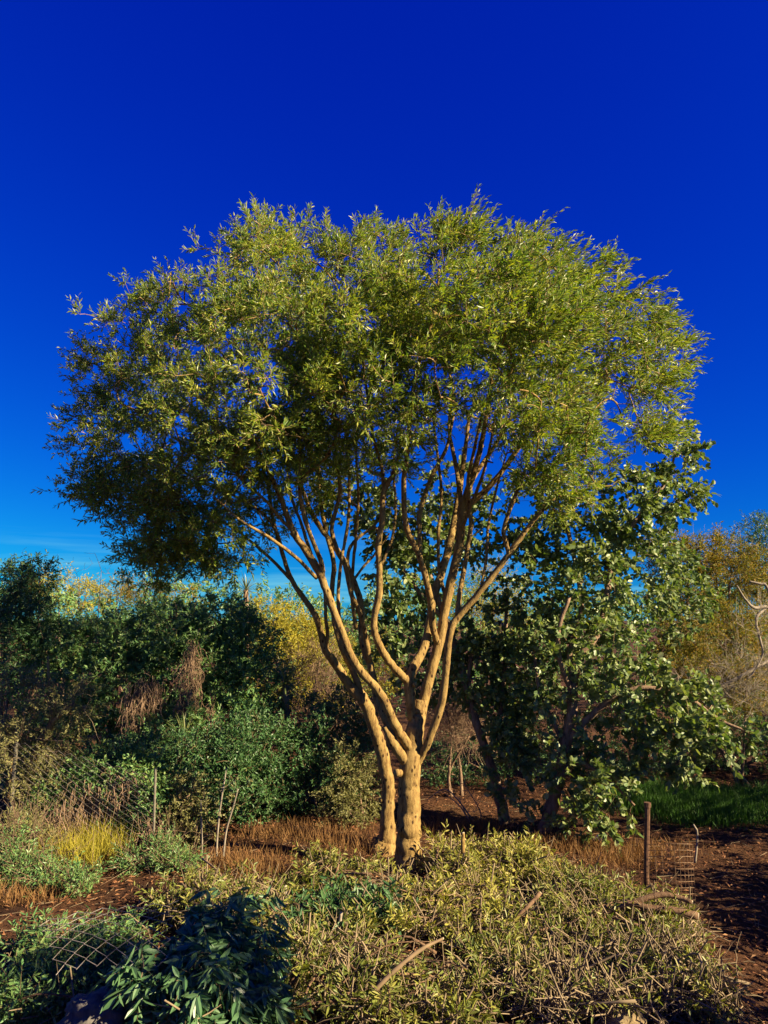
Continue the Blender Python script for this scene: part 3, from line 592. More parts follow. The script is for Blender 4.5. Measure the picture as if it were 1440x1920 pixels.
plant('yellow_bush', 'sunlit yellow-green bush beneath the yucca on the far bank', 'bush', gbase(530, 1480, 15),
      [(490, 1170, 15, 60, 45, .6), (550, 1190, 15, 60, 45, .6), (600, 1200, 15.2, 50, 40, .6), (530, 1260, 14.6, 80, 60, .6), (620, 1270, 14.8, 50, 60, .6), (700, 1250, 15, 60, 60, .6)], L_YEL, 760, 3, 10, .25, .065, .022, simple=True)
plant('yellow_bush', 'distant golden bush on the skyline below the bare twigs', 'bush', gbase(120, 1330, 19),
      [(110, 1102, 19, 40, 30, .6), (70, 1112, 19, 40, 28, .6), (160, 1122, 19, 40, 26, .6)], L_YEL, 160, 3, 8, .3, .08, .025, simple=True)
plant('yellow_bush', 'distant golden bush on the skyline beneath the overhanging crown', 'bush', gbase(240, 1330, 19.5),
      [(220, 1110, 19.5, 40, 28, .6), (270, 1112, 19.5, 45, 26, .6), (330, 1125, 19.5, 45, 26, .6)], L_GOLD, 160, 3, 8, .3, .08, .025, simple=True)
plant('yellow_bush', 'sunlit straw-coloured bush seen between the branches of the pale tree', 'bush', gbase(930, 1400, 14),
      [(930, 1110, 14, 45, 50, .5), (960, 1160, 14, 50, 50, .5), (900, 1170, 14, 40, 40, .5), (860, 1130, 14.5, 40, 30, .5)], L_YEL, 240, 3, 8, .25, .05, .014, bare=120, simple=True)
plant('dry_bush', 'dry tangled twiggy bush next to the half-hidden yucca', 'bush', gbase(590, 1480, 13),
      [(570, 1290, 13, 55, 50, .5), (620, 1330, 12.8, 50, 40, .5), (600, 1240, 13.2, 40, 30, .4)], L_DRYLF, 380, 2, 4, .25, .03, .008, bare=900, twig_mat=M_DEAD, simple=True, r0=.01)
plant('dry_bush', 'small dry reddish twiggy bush between the pale trunk and the leaning dark trunk', 'bush', gbase(850, 1480, 11.2),
      [(850, 1350, 11.2, 45, 35, .4), (830, 1310, 11.4, 40, 30, .4), (880, 1380, 11, 35, 35, .4)], L_DRYLF, 300, 2, 4, .2, .03, .008, bare=700, twig_mat=M_DEAD, simple=True, r0=.008)

plant('vine_tangle', 'dark leafy creeper arching over the chain-link fence', 'creeper', gbase(170, 1610, 9.3),
      [(190, 1440, 9.3, 60, 30, .35), (260, 1450, 9.3, 45, 35, .3), (130, 1470, 9.2, 50, 30, .3), (220, 1500, 9.2, 40, 30, .3), (290, 1510, 9.1, 25, 50, .25), (90, 1530, 9.0, 30, 40, .25), (250, 1560, 9.2, 30, 40, .2)], L_HEDGE, 460, 3, 10, .16, .05, .026, simple=True, bare=90)
plant('vine_tangle', 'brown and green tangle at the fence foot beside the pale forked stems', 'creeper', gbase(60, 1650, 8.2),
      [(60, 1590, 8.2, 45, 30, .3), (20, 1620, 8.1, 40, 30, .3), (90, 1630, 8.1, 35, 20, .25), (30, 1560, 8.4, 40, 30, .3)], L_LITE, 260, 2, 8, .15, .045, .016, simple=True, bare=420, twig_mat=M_DEAD)
plant('sunlit_shrub', 'wispy sunlit shrub with yellow-green leaves at the foot of the dark shrub', 'shrub', gbase(350, 1600, 9.0),
      [(345, 1540, 9.0, 30, 35, .25), (375, 1580, 8.9, 30, 20, .2), (320, 1590, 8.9, 25, 20, .2), (355, 1490, 9.1, 25, 30, .2)], L_LITE, 170, 3, 9, .15, .045, .017, simple=True, bare=60)
for lab, cl_, lf, nn in (('feathery olive scrub in front of the chain-link fence below the dead vines', [(40, 1640, 7.7, 50, 30, .3), (100, 1650, 7.6, 45, 25, .3), (150, 1665, 7.5, 35, 18, .25), (10, 1600, 7.9, 40, 40, .3)], L_HEDGE, 230),
                        ('feathery shaded scrub at the foot of the grey fence post', [(300, 1610, 8.2, 35, 30, .25), (250, 1625, 8.1, 35, 18, .22), (340, 1630, 8.0, 30, 18, .2)], L_HEDGE, 150)):
    plant('scrub', lab, 'scrub', gbase(cl_[0][0], 1660, cl_[0][2]), cl_, lf, nn, 3, 9, .15, .045, .014, simple=True, bare=160, twig_mat=M_DEAD)
def bare_shrub(name, label, cat, base, tips, mat, r=0.012, n=40, group=None, fan=0.5, sag=0.0):
    b = np.array(base); root = empty(name, b, label, cat, group)
    nodes, nr = [], []
    for px, py, Y in tips:
        e = at(px, py, Y); m_ = b * .5 + e * .5 + rng.normal(0, .12, 3)
        P = cat_rom([b + np.append(rng.normal(0, .05, 2), 0), m_, e], 10); q = np.linspace(r, r * .3, 10)
        V, fs = tubes(P[None], q[None], 6); mk('stem', V, fs, mat, root); nodes.append(P[3:]); nr.append(q[3:])
    nodes = np.concatenate(nodes); nr = np.concatenate(nr)
    j = rng.choice(len(nodes), n); A = nodes[j] + rng.normal(0, fan * .5, (n, 3)) + np.array([0, 0, fan * .5 - sag])
    g = gz(A[:, 0], A[:, 1]); A[:, 2] = np.maximum(A[:, 2], g + 0.03)
    P, Rr, B, BR = grow(nodes, nr, A, r * .5, .0025, 6, .1, sag)
    spread_tubes(root, P, Rr, mat)
    A2 = A[rng.choice(n, n * 2)] + rng.normal(0, fan * .3, (n * 2, 3)); A2[:, 2] = np.maximum(A2[:, 2], gz(A2[:, 0], A2[:, 1]) + 0.03)
    P, Rr, _, _ = grow(B, BR, A2, .004, .0018, 5, .1, sag)
    spread_tubes(root, P, Rr, mat, 3, 'twiglets')
    return root
bare_shrub('bare_shrub', 'leafless dark twiggy shrub poking above the hedge', 'shrub', gbase(180, 1490, 12), [(150, 1090, 12), (190, 1070, 12), (230, 1085, 12.1), (270, 1110, 12)], M_BARK2, .014, 60, fan=.35)
bare_shrub('bare_shrub', 'leafless fine twigs rising beside the blue-green shrub', 'shrub', gbase(30, 1500, 11.6), [(10, 1060, 11.6), (50, 1050, 11.6), (95, 1060, 11.7)], M_BARK2, .012, 40, fan=.3)

# dead vine curtains hanging on the hedge
def vine_curtain(label, patches, n, L0, group):
    b = at(patches[0][0], patches[0][1], patches[0][2]); b[2] = float(gz(b[0], b[1]))
    root = empty('dead_vine_curtain', b, label, 'dead vine', group)
    A, _ = sample_clusters([(c[0], c[1] - 6, c[2], c[3] * 1.15, c[4] * 1.25, c[5]) for c in patches], n, .0)
    l = L0 * rng.uniform(.4, 1.3, n); t = np.linspace(0, 1, 5)
    P = A[:, None, :] + np.stack([np.zeros((n, 5)), np.zeros((n, 5)), -l[:, None] * t[None]], -1) + np.cumsum(rng.normal(0, .03, (n, 5, 3)), axis=1)
    P[..., 2] = np.maximum(P[..., 2], gz(P[..., 0], P[..., 1]) + .01)
    spread_tubes(root, P, np.tile(np.linspace(.0055, .002, 5), (n, 1)) * rng.uniform(.5, 1.3, (n, 1)), M_DEAD, 4, 'vine_strands')
    m = n; B, O = sample_clusters(patches, m, .1)
    D = norm(rng.normal(0, .35, (m, 3)) - UP); N = norm(np.cross(D, rng.normal(size=(m, 3))))
    foliage(root, B, D, N, np.full(m, .07) * rng.uniform(.4, 1.4, m), np.full(m, .016), L_DRYLF, 0, 'dead_leaves', simple=True)
vine_curtain('pinkish dead vine curtain, the wide patch hanging on the green hedge', [(270, 1320, 10.9, 32, 40, .12), (275, 1300, 10.9, 30, 22, .1), (250, 1345, 10.8, 20, 25, .1)], 330, .35, None)
vine_curtain('pinkish dead vine curtain, the tall narrow strip on the green hedge', [(362, 1235, 11, 14, 30, .1), (355, 1280, 10.9, 17, 40, .1), (350, 1325, 10.8, 18, 22, .1)], 260, .35, None)
vine_curtain('small dead vine tuft low on the green hedge', [(392, 1340, 10.8, 16, 14, .1), (110, 1410, 10.6, 25, 20, .1)], 110, .25, None)
vine_curtain('straw-coloured mass of hanging dead vines draped over the wire fence', [(235, 1465, 9.0, 25, 14, .2), (200, 1490, 8.95, 28, 22, .2), (170, 1515, 8.9, 25, 40, .2), (140, 1535, 8.8, 28, 50, .25), (110, 1565, 8.7, 28, 45, .25), (90, 1600, 8.6, 25, 30, .2), (130, 1610, 8.5, 25, 25, .2)], 420, .42, None)
vine_curtain('thin dead vine tangle wrapped round the grey fence post', [(285, 1560, 8.6, 12, 45, .1), (300, 1580, 8.6, 14, 35, .1)], 110, .3, None)
vine_curtain('tan dead creeper hanging at the foot of the dark shrub', [(335, 1540, 9.2, 18, 40, .15), (350, 1580, 9, 18, 25, .15)], 190, .25, None)

# yuccas
def yucca(label, px, py, Y, n, Lm, stem=True):
    c = at(px, py, Y); g = float(gz(c[0], c[1]))
    root = empty('yucca', (c[0], c[1], g), label, 'yucca')
    P = cat_rom([(c[0], c[1], g - .03), (c[0] + .05, c[1], (g + c[2]) / 2), tuple(c)], 8); V, fs = tubes(P[None], np.full((1, 8), .045), 8); mk('trunk', V, fs, M_DEAD, root)
    key = ('yuc', Lm)
    t = np.linspace(0, 1, 5); w = np.array([.5, 1, .9, .55, .02]) * .022
    me = None
    for i in range(n):
        if me is None:
            V = np.concatenate([np.stack([t, w, .12 * w / .022 * .05 - .12 * t ** 3], -1), np.stack([t, -w, .12 * w / .022 * .05 - .12 * t ** 3], -1), np.stack([t, 0 * t, -.12 * t ** 3 - .004], -1)])
            V[:, [0]] *= 1
            i0 = np.arange(4)[:, None]; Fq = np.concatenate([i0 + np.array([[0, 1, 11, 10]]), i0 + np.array([[10, 11, 6, 5]])])
            o = mk('leaf', V, [Fq], L_YUC, root, False); me = o.data
        else:
            o = bpy.data.objects.new('leaf', me); COL.objects.link(o); o.parent = root
            o.matrix_parent_inverse = Matrix.Translation(-root.location)
        a = i * 2.399 + rng.normal(0, .1); e = R(-35 + 120 * (i / n) + rng.normal(0, 6)); l = Lm * rng.uniform(.8, 1.15)
        o.matrix_basis = Matrix.Translation(Vector(c)) @ Matrix.Rotation(a, 4, 'Z') @ Matrix.Rotation(-e, 4, 'Y') @ Matrix.Diagonal((l, Lm * 1.3, l, 1))
yucca('spiky yucca rosette standing up on the skyline above the yellow bush', 461, 1106, 13.5, 44, .34)
yucca('spiky yucca rosette half hidden in front of the dry twiggy bush', 535, 1285, 11.2, 48, .42)
yucca('low spiky yucca below the tall dead vine strip', 345, 1385, 10.4, 44, .38)

# ------------------------------------------------------------------ thicket on the right
plant('golden_shrub', 'olive shrub with orange-gold flower tips behind the round-leaved tree', 'shrub', gbase(1330, 1450, 13),
      [(1290, 1060, 13, 55, 45, .6), (1370, 1080, 13, 55, 50, .6), (1340, 1040, 13.2, 50, 35, .5), (1250, 1040, 13.4, 40, 40, .5), (1290, 1150, 12.8, 60, 50, .6), (1360, 1190, 12.6, 60, 50, .6), (1280, 1250, 12.6, 60, 50, .6), (1420, 1080, 13, 30, 50, .5), (1340, 1290, 12.6, 60, 40, .5), (1420, 1210, 12.8, 40, 60, .5)],
      L_GOLD, 1100, 3, 11, .22, .06, .020, bare=60, simple=True, stem_r=.04)
plant('golden_shrub', 'olive drab shrub beneath the bleached dead branches', 'shrub', gbase(1400, 1440, 11.5),
      [(1330, 1250, 11.6, 50, 35, .4), (1270, 1270, 11.4, 40, 30, .35), (1400, 1290, 11.4, 50, 40, .4), (1300, 1190, 11.7, 40, 30, .35)], L_GOLD, 420, 3, 10, .2, .05, .016, bare=120, simple=True)
plant('dead_tree', 'bleached leafless dead tree with tangled drooping branches', 'dead tree', gbase(1500, 1490, 10.5),
      [(1420, 1200, 10.4, 50, 60, .4), (1390, 1260, 10.3, 50, 40, .35), (1320, 1290, 10.3, 50, 30, .3), (1400, 1310, 10.2, 50, 30, .3)], L_DRYLF, 190, 0, bare=800, stem_mat=M_PALE, twig_mat=M_PALE, up=.25, r0=.008, r1=.0025,
      stems=[('trunk', [(1505, 1500, 10.5), (1495, 1400, 10.5), (1475, 1280, 10.5), (1465, 1180, 10.45), (1440, 1140, 10.4), (1415, 1140, 10.35), (1396, 1122, 10.3), (1382, 1098, 10.3)], [10, 9, 7, 5, 3.6, 3, 2.2, 1.2]),
             ('branch', [(1436, 1140, 10.4), (1418, 1160, 10.3), (1424, 1195, 10.25), (1430, 1225, 10.2), (1416, 1255, 10.2), (1400, 1275, 10.2)], [2.6, 2.3, 2.2, 2.0, 1.6, 1]),
             ('branch', [(1470, 1250, 10.5), (1440, 1240, 10.4), (1400, 1262, 10.3), (1350, 1285, 10.3), (1290, 1290, 10.3)], [4, 3.5, 3, 2.5, 1.5]),
             ('branch', [(1466, 1190, 10.45), (1440, 1105, 10.4), (1425, 1095, 10.4), (1405, 1090, 10.4)], [4, 3, 2.5, 1.5])])
for lab, px, py, Y, rx, ry, lf in (('distant dark tree crown on the skyline above the golden shrub', 1425, 1005, 24, 40, 35, L_DEEP),):
    plant('distant_tree', lab, 'tree', gbase(px, 1250, Y), [(px, py, Y, rx, ry, .8), (px + 20, py + 30, Y, rx, ry, .8), (px - 5, py + 60, Y, rx, 30, .8), (px + 10, py - 25, Y, 18, 18, .4)], lf, 240, 3, 9, .35, .09, .03, simple=True)
for i, (px, py, Y, h) in enumerate(((1335, 1015, 22, 1.0), (1388, 1012, 22.5, 1.1), (1362, 1030, 23, .9))):
    lab = ('distant pointed conifer tip beside the round-leaved tree', 'distant pointed conifer tip next to the dark skyline tree', 'distant lower conifer tip between the two taller ones')[i]
    plant('distant_conifer', lab, 'conifer', gbase(px, 1250, Y), [(px, py - 10, Y, 4, 16, .1, .6), (px, py + 12, Y, 12, 18, .25), (px, py + 45, Y, 22, 26, .4), (px, py + 90, Y, 32, 35, .5)], L_DEEP, 130, 3, 8, .22, .07, .012, simple=True, group=None)
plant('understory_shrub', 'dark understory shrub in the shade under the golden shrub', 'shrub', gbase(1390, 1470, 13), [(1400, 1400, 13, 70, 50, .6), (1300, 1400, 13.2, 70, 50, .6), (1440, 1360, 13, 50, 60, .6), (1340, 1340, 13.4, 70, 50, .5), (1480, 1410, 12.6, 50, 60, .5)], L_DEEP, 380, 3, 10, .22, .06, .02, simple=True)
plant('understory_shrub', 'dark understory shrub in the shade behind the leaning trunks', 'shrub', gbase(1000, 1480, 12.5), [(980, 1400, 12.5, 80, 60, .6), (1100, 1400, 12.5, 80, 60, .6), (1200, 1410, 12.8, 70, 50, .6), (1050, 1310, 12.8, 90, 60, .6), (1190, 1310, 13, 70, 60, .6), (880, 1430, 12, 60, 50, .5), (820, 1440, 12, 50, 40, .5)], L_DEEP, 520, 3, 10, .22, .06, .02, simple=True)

# far wood closing the view
n = 3800
A = np.stack([rng.uniform(-16, 20, n), rng.uniform(17, 26, n), np.zeros(n)], -1)
top = 3.15 + .25 * np.sin(A[:, 0] * .9) + .25 * np.sin(A[:, 0] * 2.3 + 1) + .02 * (A[:, 1] - 17)
A[:, 2] = .1 + (top - .1) * rng.random(n) ** .6
p, D, N, Ls, Ws, tw = sprays(A, norm(rng.normal(size=(n, 3)) + np.array([0, -.5, .5])), 2, 10, .4, .13, .05)
V, fs = leaf_arrays(p, D, N, Ls, Ws, simple=True)
fw = mk('far_wood', V, fs, L_HEDGE, None, False, 'stuff'); tagit(fw, 'far-off scrub wood closing the view behind the garden', 'wood')
# unseen hedges added out of frame to throw shade over lawn, path and brush
def unseen_shade_hedge(label, a, b_, h, w, nn):
    a = np.array(a); b_ = np.array(b_); root = empty('unseen_shade_hedge', (a[0], a[1], float(gz(*a))), label, 'hedge')
    for s in np.linspace(.05, .95, 6):
        q = a + (b_ - a) * s; g = float(gz(*q)); P = cat_rom([(q[0], q[1], g - .03), (q[0] + .05, q[1], g + h * .4), (q[0], q[1], g + h * .8)], 6)
        V, fs = tubes(P[None], np.linspace(.04, .015, 6)[None], 6); mk('stem', V, fs, M_BARK2, root)
    s = rng.random(nn); q = a + (b_ - a) * s[:, None] + rng.uniform(-w, w, (nn, 2))
    A = np.stack([q[:, 0], q[:, 1], gz(q[:, 0], q[:, 1]) + .05 + (h + .12 * np.sin(s * 19) - .1) * rng.random(nn)], -1)
    p, D, N, Ls, Ws, tw = sprays(A, norm(rng.normal(size=(nn, 3))), 2, 9, .2, .09, .045)
    foliage(root, p, D, N, Ls, Ws, L_HEDGE, simple=True)
unseen_shade_hedge('unseen low hedge placed to shade the bare earth path', (5.2, 1.6), (5.3, 7.2), 1.35, .35, 1200)
unseen_shade_hedge('unseen hedge added beside the viewpoint to shade the nearest brush', (3.6, 1.0), (3.75, 4.5), 1.3, .3, 700)  # added only to darken the front edge of the brush
unseen_shade_hedge('unseen taller hedge placed to shade the grass patch', (6.9, 7.6), (9.6, 12), 2.5, .45, 1300)
# unseen small tree added beside the viewpoint to shade the blue-green cut branches
def shade_tree(x, y, zc, r, nn, label):
    g = float(gz(x, y)); root = empty('unseen_shade_tree', (x, y, g - .03), label, 'tree')
    P = cat_rom([(x, y, g - .03), (x + .06, y, (g + zc) / 2), (x, y, zc)], 8); V, fs = tubes(P[None], np.linspace(.08, .03, 8)[None], 9); mk('trunk', V, fs, M_BARK2, root)
    d = norm(rng.normal(size=(nn, 3))); A = np.array([x, y, zc]) + d * np.array(r) * (rng.random((nn, 1)) ** .4)
    Pt, Rr, _, _ = grow(P[3:], np.full(5, .03), A, .02, .004, 5, .1); spread_tubes(root, Pt, Rr, M_TWIG)
    p, D, N, Ls, Ws, tw = sprays(A, d, 2, 10, .22, .09, .04); foliage(root, p, D, N, Ls, Ws, L_HEDGE, 0, 'crown', simple=True)
shade_tree(3.2, 3.2, 2.8, (.5, .45, .45), 120, 'unseen small round tree added to shade the blue-green cut branches')

# ------------------------------------------------------------------ heaps of cut branches
def brush(label, clusters, n, k, m, leaf, sticks=25, stick_r=(.005, .012), L=.064, W=.0145, parts=200, dry=200, wind=(0, 0, 0), droop=.15,
          name='brush_pile', cat='brush pile', stick_mat=None, upb=.5, tl=.19, round_=False, spread=.85, fold=.3):
    clusters = [(c[0], c[1] + 36, c[2], c[3], c[4] * .72, c[5]) + tuple(c[6:]) for c in clusters]
    C = np.array([at(c[0], c[1], c[2]) for c in clusters]); b = C.mean(0); b[2] = float(gz(b[0], b[1]))
    root = empty(name, b, label, cat)
    nodes, nr = [], []
    for i in range(sticks):                              # cut boughs lying across the heap
        S, O = sample_clusters(clusters, 2, .3); a, e = S
        dv = norm(e - a + rng.normal(0, .2, 3)); l = rng.uniform(.35, 1.0); mid = (a + e) / 2
        dv[2] *= .5
        q = np.stack([mid - dv * l / 2, mid + rng.normal(0, .05, 3) + UP * .05, mid + dv * l / 2])
        q[:, 2] = np.maximum(q[:, 2], gz(q[:, 0], q[:, 1]) + .02)
        P = cat_rom(q, 9); r = rng.uniform(*stick_r); rr = np.linspace(r, r * .35, 9)
        V, fs = tubes(P[None], rr[None], 6); mk('bough', V, fs, stick_mat or M_LOG, root)
        nodes.append(P); nr.append(rr)
    nodes = np.concatenate(nodes); nr = np.concatenate(nr)
    A, O = sample_clusters(clusters, n, .35)
    P, Rr, _, _ = grow(nodes, nr, A, .008, .0028, 4, .08)
    P[..., 2] = np.maximum(P[..., 2], gz(P[..., 0], P[..., 1]) + .005)
    spread_tubes(root, P, Rr, M_TWIG)
    if dry:                                              # bare dry twigs
        B, O2 = sample_clusters(clusters, dry, .8); d = norm(O2 * .6 + rng.normal(0, .8, (dry, 3)) + UP * .1); l = rng.uniform(.15, .55, (dry, 1))
        q = np.stack([B - d * l * .5, B - d * l * .15 + rng.normal(0, .03, (dry, 3)), B + d * l * .2 + rng.normal(0, .03, (dry, 3)), B + d * l * .5 + rng.normal(0, .05, (dry, 3))], 1)
        q[..., 2] = np.maximum(q[..., 2], gz(q[..., 0], q[..., 1]) + .01)
        spread_tubes(root, q, np.tile([.0048, .0042, .0034, .0018], (dry, 1)) * rng.uniform(.6, 1.6, (dry, 1)), M_DRY, 4, 'dry_twigs')
    if k:
        p, D, N, Ls, Ws, tw = sprays(A, O, k, m, tl, L, W, wind=wind, droop=droop, upb=upb, spread=spread)
        ok = p[:, 2] > gz(p[:, 0], p[:, 1]) + .005
        foliage(root, p[ok], D[ok], N[ok], Ls[ok], Ws[ok], leaf, parts, fold=fold, round_=round_)
        spread_tubes(root, tw, np.tile([.0024, .0014], (len(tw), 1)), M_TWIG, 3, 'twiglets')
    return root
brush('sunlit yellow-green heap of cut branches between the pale trunk and the leaning reddish trunk', [(900, 1600, 7.7, 70, 40, .45), (960, 1590, 7.8, 55, 45, .4), (850, 1610, 7.6, 40, 30, .3), (1000, 1630, 7.5, 50, 35, .4), (830, 1570, 7.9, 30, 25, .3)], 200, 3, 11, L_CUT_LIT, 26, dry=260)
brush('leafy heap of cut branches directly in front of the pale trunk', [(810, 1690, 6.7, 70, 35, .35), (890, 1690, 6.7, 60, 45, .45), (780, 1740, 6.4, 55, 40, .4), (900, 1760, 6.2, 70, 45, .4), (730, 1690, 6.8, 40, 25, .3)], 170, 3, 11, L_CUT_LIT, 30, dry=420)
brush('broad heap of cut branches beneath the rusty post', [(1090, 1670, 6.8, 80, 50, .5), (1180, 1700, 6.6, 70, 45, .45), (1040, 1750, 6.2, 80, 45, .45), (1160, 1780, 6.0, 85, 50, .45), (1250, 1750, 6.2, 50, 45, .35), (1270, 1690, 6.5, 30, 25, .25), (1080, 1630, 7.1, 50, 30, .3)], 220, 3, 11, L_CUT, 44, dry=800)
brush('grey heap of dry twigs with few leaves on top of the sandstone rock', [(1150, 1870, 5.3, 110, 55, .4), (1260, 1860, 5.4, 80, 55, .4), (1040, 1870, 5.3, 80, 50, .4), (1330, 1890, 5.2, 40, 40, .3)], 170, 2, 9, L_CUT, 34, dry=1000, parts=100, stick_mat=M_DRY)
brush('low leafy heap of cut branches with long straw-green leaves beside the hanging blue-green leaves', [(620, 1840, 5.4, 90, 55, .45), (720, 1850, 5.3, 80, 50, .45), (850, 1860, 5.2, 80, 45, .4), (560, 1770, 5.8, 50, 40, .35), (950, 1830, 5.6, 60, 45, .4), (640, 1750, 6.0, 55, 35, .35), (460, 1900, 5.0, 70, 40, .3)], 250, 3, 11, L_CUT, 44, dry=650, L=.072, W=.0145)
brush('tangle of bare pinkish cut boughs and pale leaves behind the blue-green branches', [(420, 1640, 6.9, 80, 30, .4), (340, 1660, 6.8, 50, 25, .3), (490, 1680, 6.5, 55, 30, .35), (400, 1690, 6.4, 50, 25, .3)], 130, 3, 9, L_CUT, 34, dry=260, stick_mat=M_DEAD)
brush('loose leafy cut sprays lying by the dry orange grass near the rear trunk', [(610, 1610, 7.6, 40, 35, .3), (570, 1640, 7.3, 45, 25, .3), (670, 1620, 7.5, 40, 25, .3), (600, 1590, 7.7, 25, 20, .2)], 100, 3, 11, L_CUT, 16, dry=60, parts=120)
brush('dark green heap of cut branches in the hollow below the trunk foot', [(650, 1690, 6.6, 70, 35, .35), (580, 1710, 6.4, 50, 30, .3), (700, 1720, 6.4, 50, 30, .3)], 150, 3, 11, L_DEEP, 14, dry=50, parts=120, L=.07, W=.02)
brush('shaded cut branches with big hanging blue-green leaves', [(370, 1740, 5.0, 60, 45, .3), (430, 1690, 5.3, 45, 40, .25), (300, 1800, 4.8, 50, 50, .3), (390, 1810, 4.7, 70, 60, .3), (440, 1880, 4.6, 70, 50, .3), (480, 1760, 5.1, 28, 45, .2), (330, 1890, 4.6, 60, 45, .25)], 190, 3, 10, L_DARK, 14, (.004, .008), dry=20, parts=300,
      L=.105, W=.026, droop=.9, upb=.1, cat='cut branches', name='cut_leafy_branches')
brush('low dark leafy growth under the flattened chain-link panel', [(150, 1775, 5.6, 90, 40, .35), (230, 1750, 5.8, 60, 40, .3), (60, 1760, 5.9, 60, 30, .3), (80, 1830, 5.3, 80, 45, .35), (190, 1850, 5.2, 90, 40, .3), (20, 1870, 5.2, 60, 50, .3)], 340, 3, 11, L_HEDGE, 12, dry=60, parts=150, L=.06, W=.015, cat='undergrowth', name='undergrowth')

# ------------------------------------------------------------------ logs, dead branches, stakes
def log(label, pts, r, mat=M_LOG, name='cut_log', cat='log', cut=True):
    W0 = at(*pts[0]); root = empty(name, (W0[0], W0[1], W0[2]), label, cat)
    P, rr = limb(root, 'wood', pts, r, mat, 10, wob=.04)
    if cut:
        for i, j in ((0, 1), (-1, -2)):
            c = P[i]; nn = norm(P[i] - P[j]); V, fs = tubes(np.stack([c - nn * .002, c + nn * .006])[None], np.array([[rr[i] * .93, rr[i] * .9]]), 12); mk('cut_end', V, fs, M_CUT, root)
    return root
log('thick brown cut log end lying on the brush below the wire mesh', [(1170, 1690, 6.3), (1220, 1703, 6.25), (1265, 1708, 6.2), (1308, 1718, 6.15)], [4, 6, 6.5, 6.5])
log('bent brown cut branch arching over the thicker log', [(1130, 1715, 6.35), (1180, 1695, 6.3), (1235, 1678, 6.28), (1270, 1682, 6.25), (1297, 1692, 6.2)], [3, 5, 5, 4.5, 4])
log('short brown broken branch leaning in the middle of the brush', [(965, 1722, 6.1), (990, 1700, 6.15), (1012, 1675, 6.25)], [2, 3.4, 3.6])
log('long brown branch lying in the low heap of straw-green leaves', [(700, 1860, 5.05), (740, 1820, 5.1), (790, 1780, 5.2), (830, 1760, 5.3)], [4, 4, 3.5, 2], M_TWIG)
log('upright pale cut stub in the dark hollow', [(632, 1760, 6.0), (636, 1735, 6.0), (640, 1712, 6.0)], [3, 3, 2.5], M_PALE)
log('pale upright cut stub in the sunlit heap beside the leaning trunks', [(868, 1600, 7.45), (868, 1580, 7.45), (868, 1562, 7.45)], [4, 3.5, 3.2], M_BARK, 'cut_stub', 'stub')
log('short upright straw-coloured cut stub by the dry orange grass', [(536, 1700, 6.7), (536, 1680, 6.7), (535, 1662, 6.7)], [3.2, 3, 3], M_PALE, 'cut_stub', 'stub')
log('thin upright stick standing in the shaded litter beyond the wire mesh', [(1303, 1618, 8.1), (1306, 1590, 8.1), (1307, 1560, 8.1), (1300, 1546, 8.1)], [2.2, 2, 1.8, 1.4], M_PALE, 'stick', 'stick', False)
bare_shrub('dead_branch', 'bleached fallen dead branch lying on the red litter by the leaning dark trunk', 'dead branch', gbase(895, 1520, 9.9), [(800, 1500, 9.9), (830, 1485, 9.9), (870, 1470, 9.9), (860, 1495, 9.8)], M_PALE, .012, 26, fan=.18)
bare_shrub('dead_branch', 'curling dry cut branch hanging off the grey twig heap towards the path', 'dead branch', gbase(1290, 1890, 5.4), [(1330, 1830, 5.5), (1350, 1800, 5.6), (1300, 1800, 5.6), (1370, 1880, 5.3)], M_DRY, .008, 40, fan=.22)
for i, tp in enumerate([[(380, 1620, 8.4), (378, 1560, 8.4), (377, 1500, 8.4)], [(405, 1622, 8.3), (408, 1560, 8.3), (415, 1500, 8.3), (425, 1440, 8.3)], [(417, 1622, 8.3), (424, 1560, 8.3), (438, 1510, 8.3), (446, 1480, 8.3)]]):
    lab = ('short thin pale sapling stem beside the tan creeper', 'tall slender pale sapling stem before the dark shrub', 'slanting slender pale sapling stem leaning away from the taller one')[i]
    b = at(*tp[0]); b[2] = float(gz(b[0], b[1])) - .02; root = empty('sapling', b, lab, 'sapling')
    P, rr = limb(root, 'stem', tp, [2.2] + [1.7] * (len(tp) - 2) + [1.0], M_PALE, 6)
    A = P[len(P) // 2:][rng.choice(len(P) - len(P) // 2, 10)] + rng.normal(0, .08, (10, 3)); Pt, Rt, _, _ = grow(P, rr, A, .003, .0015, 4, .1); spread_tubes(root, Pt, Rt, M_PALE, 3)
    p, D, N, Ls, Ws, tw = sprays(A, norm(rng.normal(size=(10, 3))), 1, 5, .08, .045, .018); foliage(root, p, D, N, Ls, Ws, L_LITE)

# ------------------------------------------------------------------ fences
def straight(root, name, pts, r, mat, S=6):
    P = np.array(pts, float); V, fs = tubes(P[None], np.full((1, len(P)), r), S); return mk(name, V, fs, mat, root, False)
def chain_link(root, quad, nw, nr_, r, mat, bulge):
    """zigzag wires hooked into their neighbours over a warped sheet"""
    q = [np.array(c) for c in quad]
    def S(u, v): return (q[0] * (1 - u) + q[1] * u) * (1 - v) + (q[3] * (1 - u) + q[2] * u) * v + bulge(u, v)
    for i in range(nw):
        pts = []
        for j in range(nr_ + 1):
            u = (i + ((j + i) % 2) * 1.04 - .02) / nw; v = j / nr_
            pts.append(S(min(u, 1.05), v) + np.array([0, (.004 if ((j + i) % 2) else -.004), 0]))
        V, fs = tubes(np.array(pts)[None], np.full((1, len(pts)), r), 5); mk('wire', V, fs, mat, root, False)
fx0, fx1 = at(-10, 1600, 8.75), at(284, 1600, 8.45)
zb0, zb1 = float(gz(fx0[0], fx0[1])) + .02, float(gz(fx1[0], fx1[1])) + .02
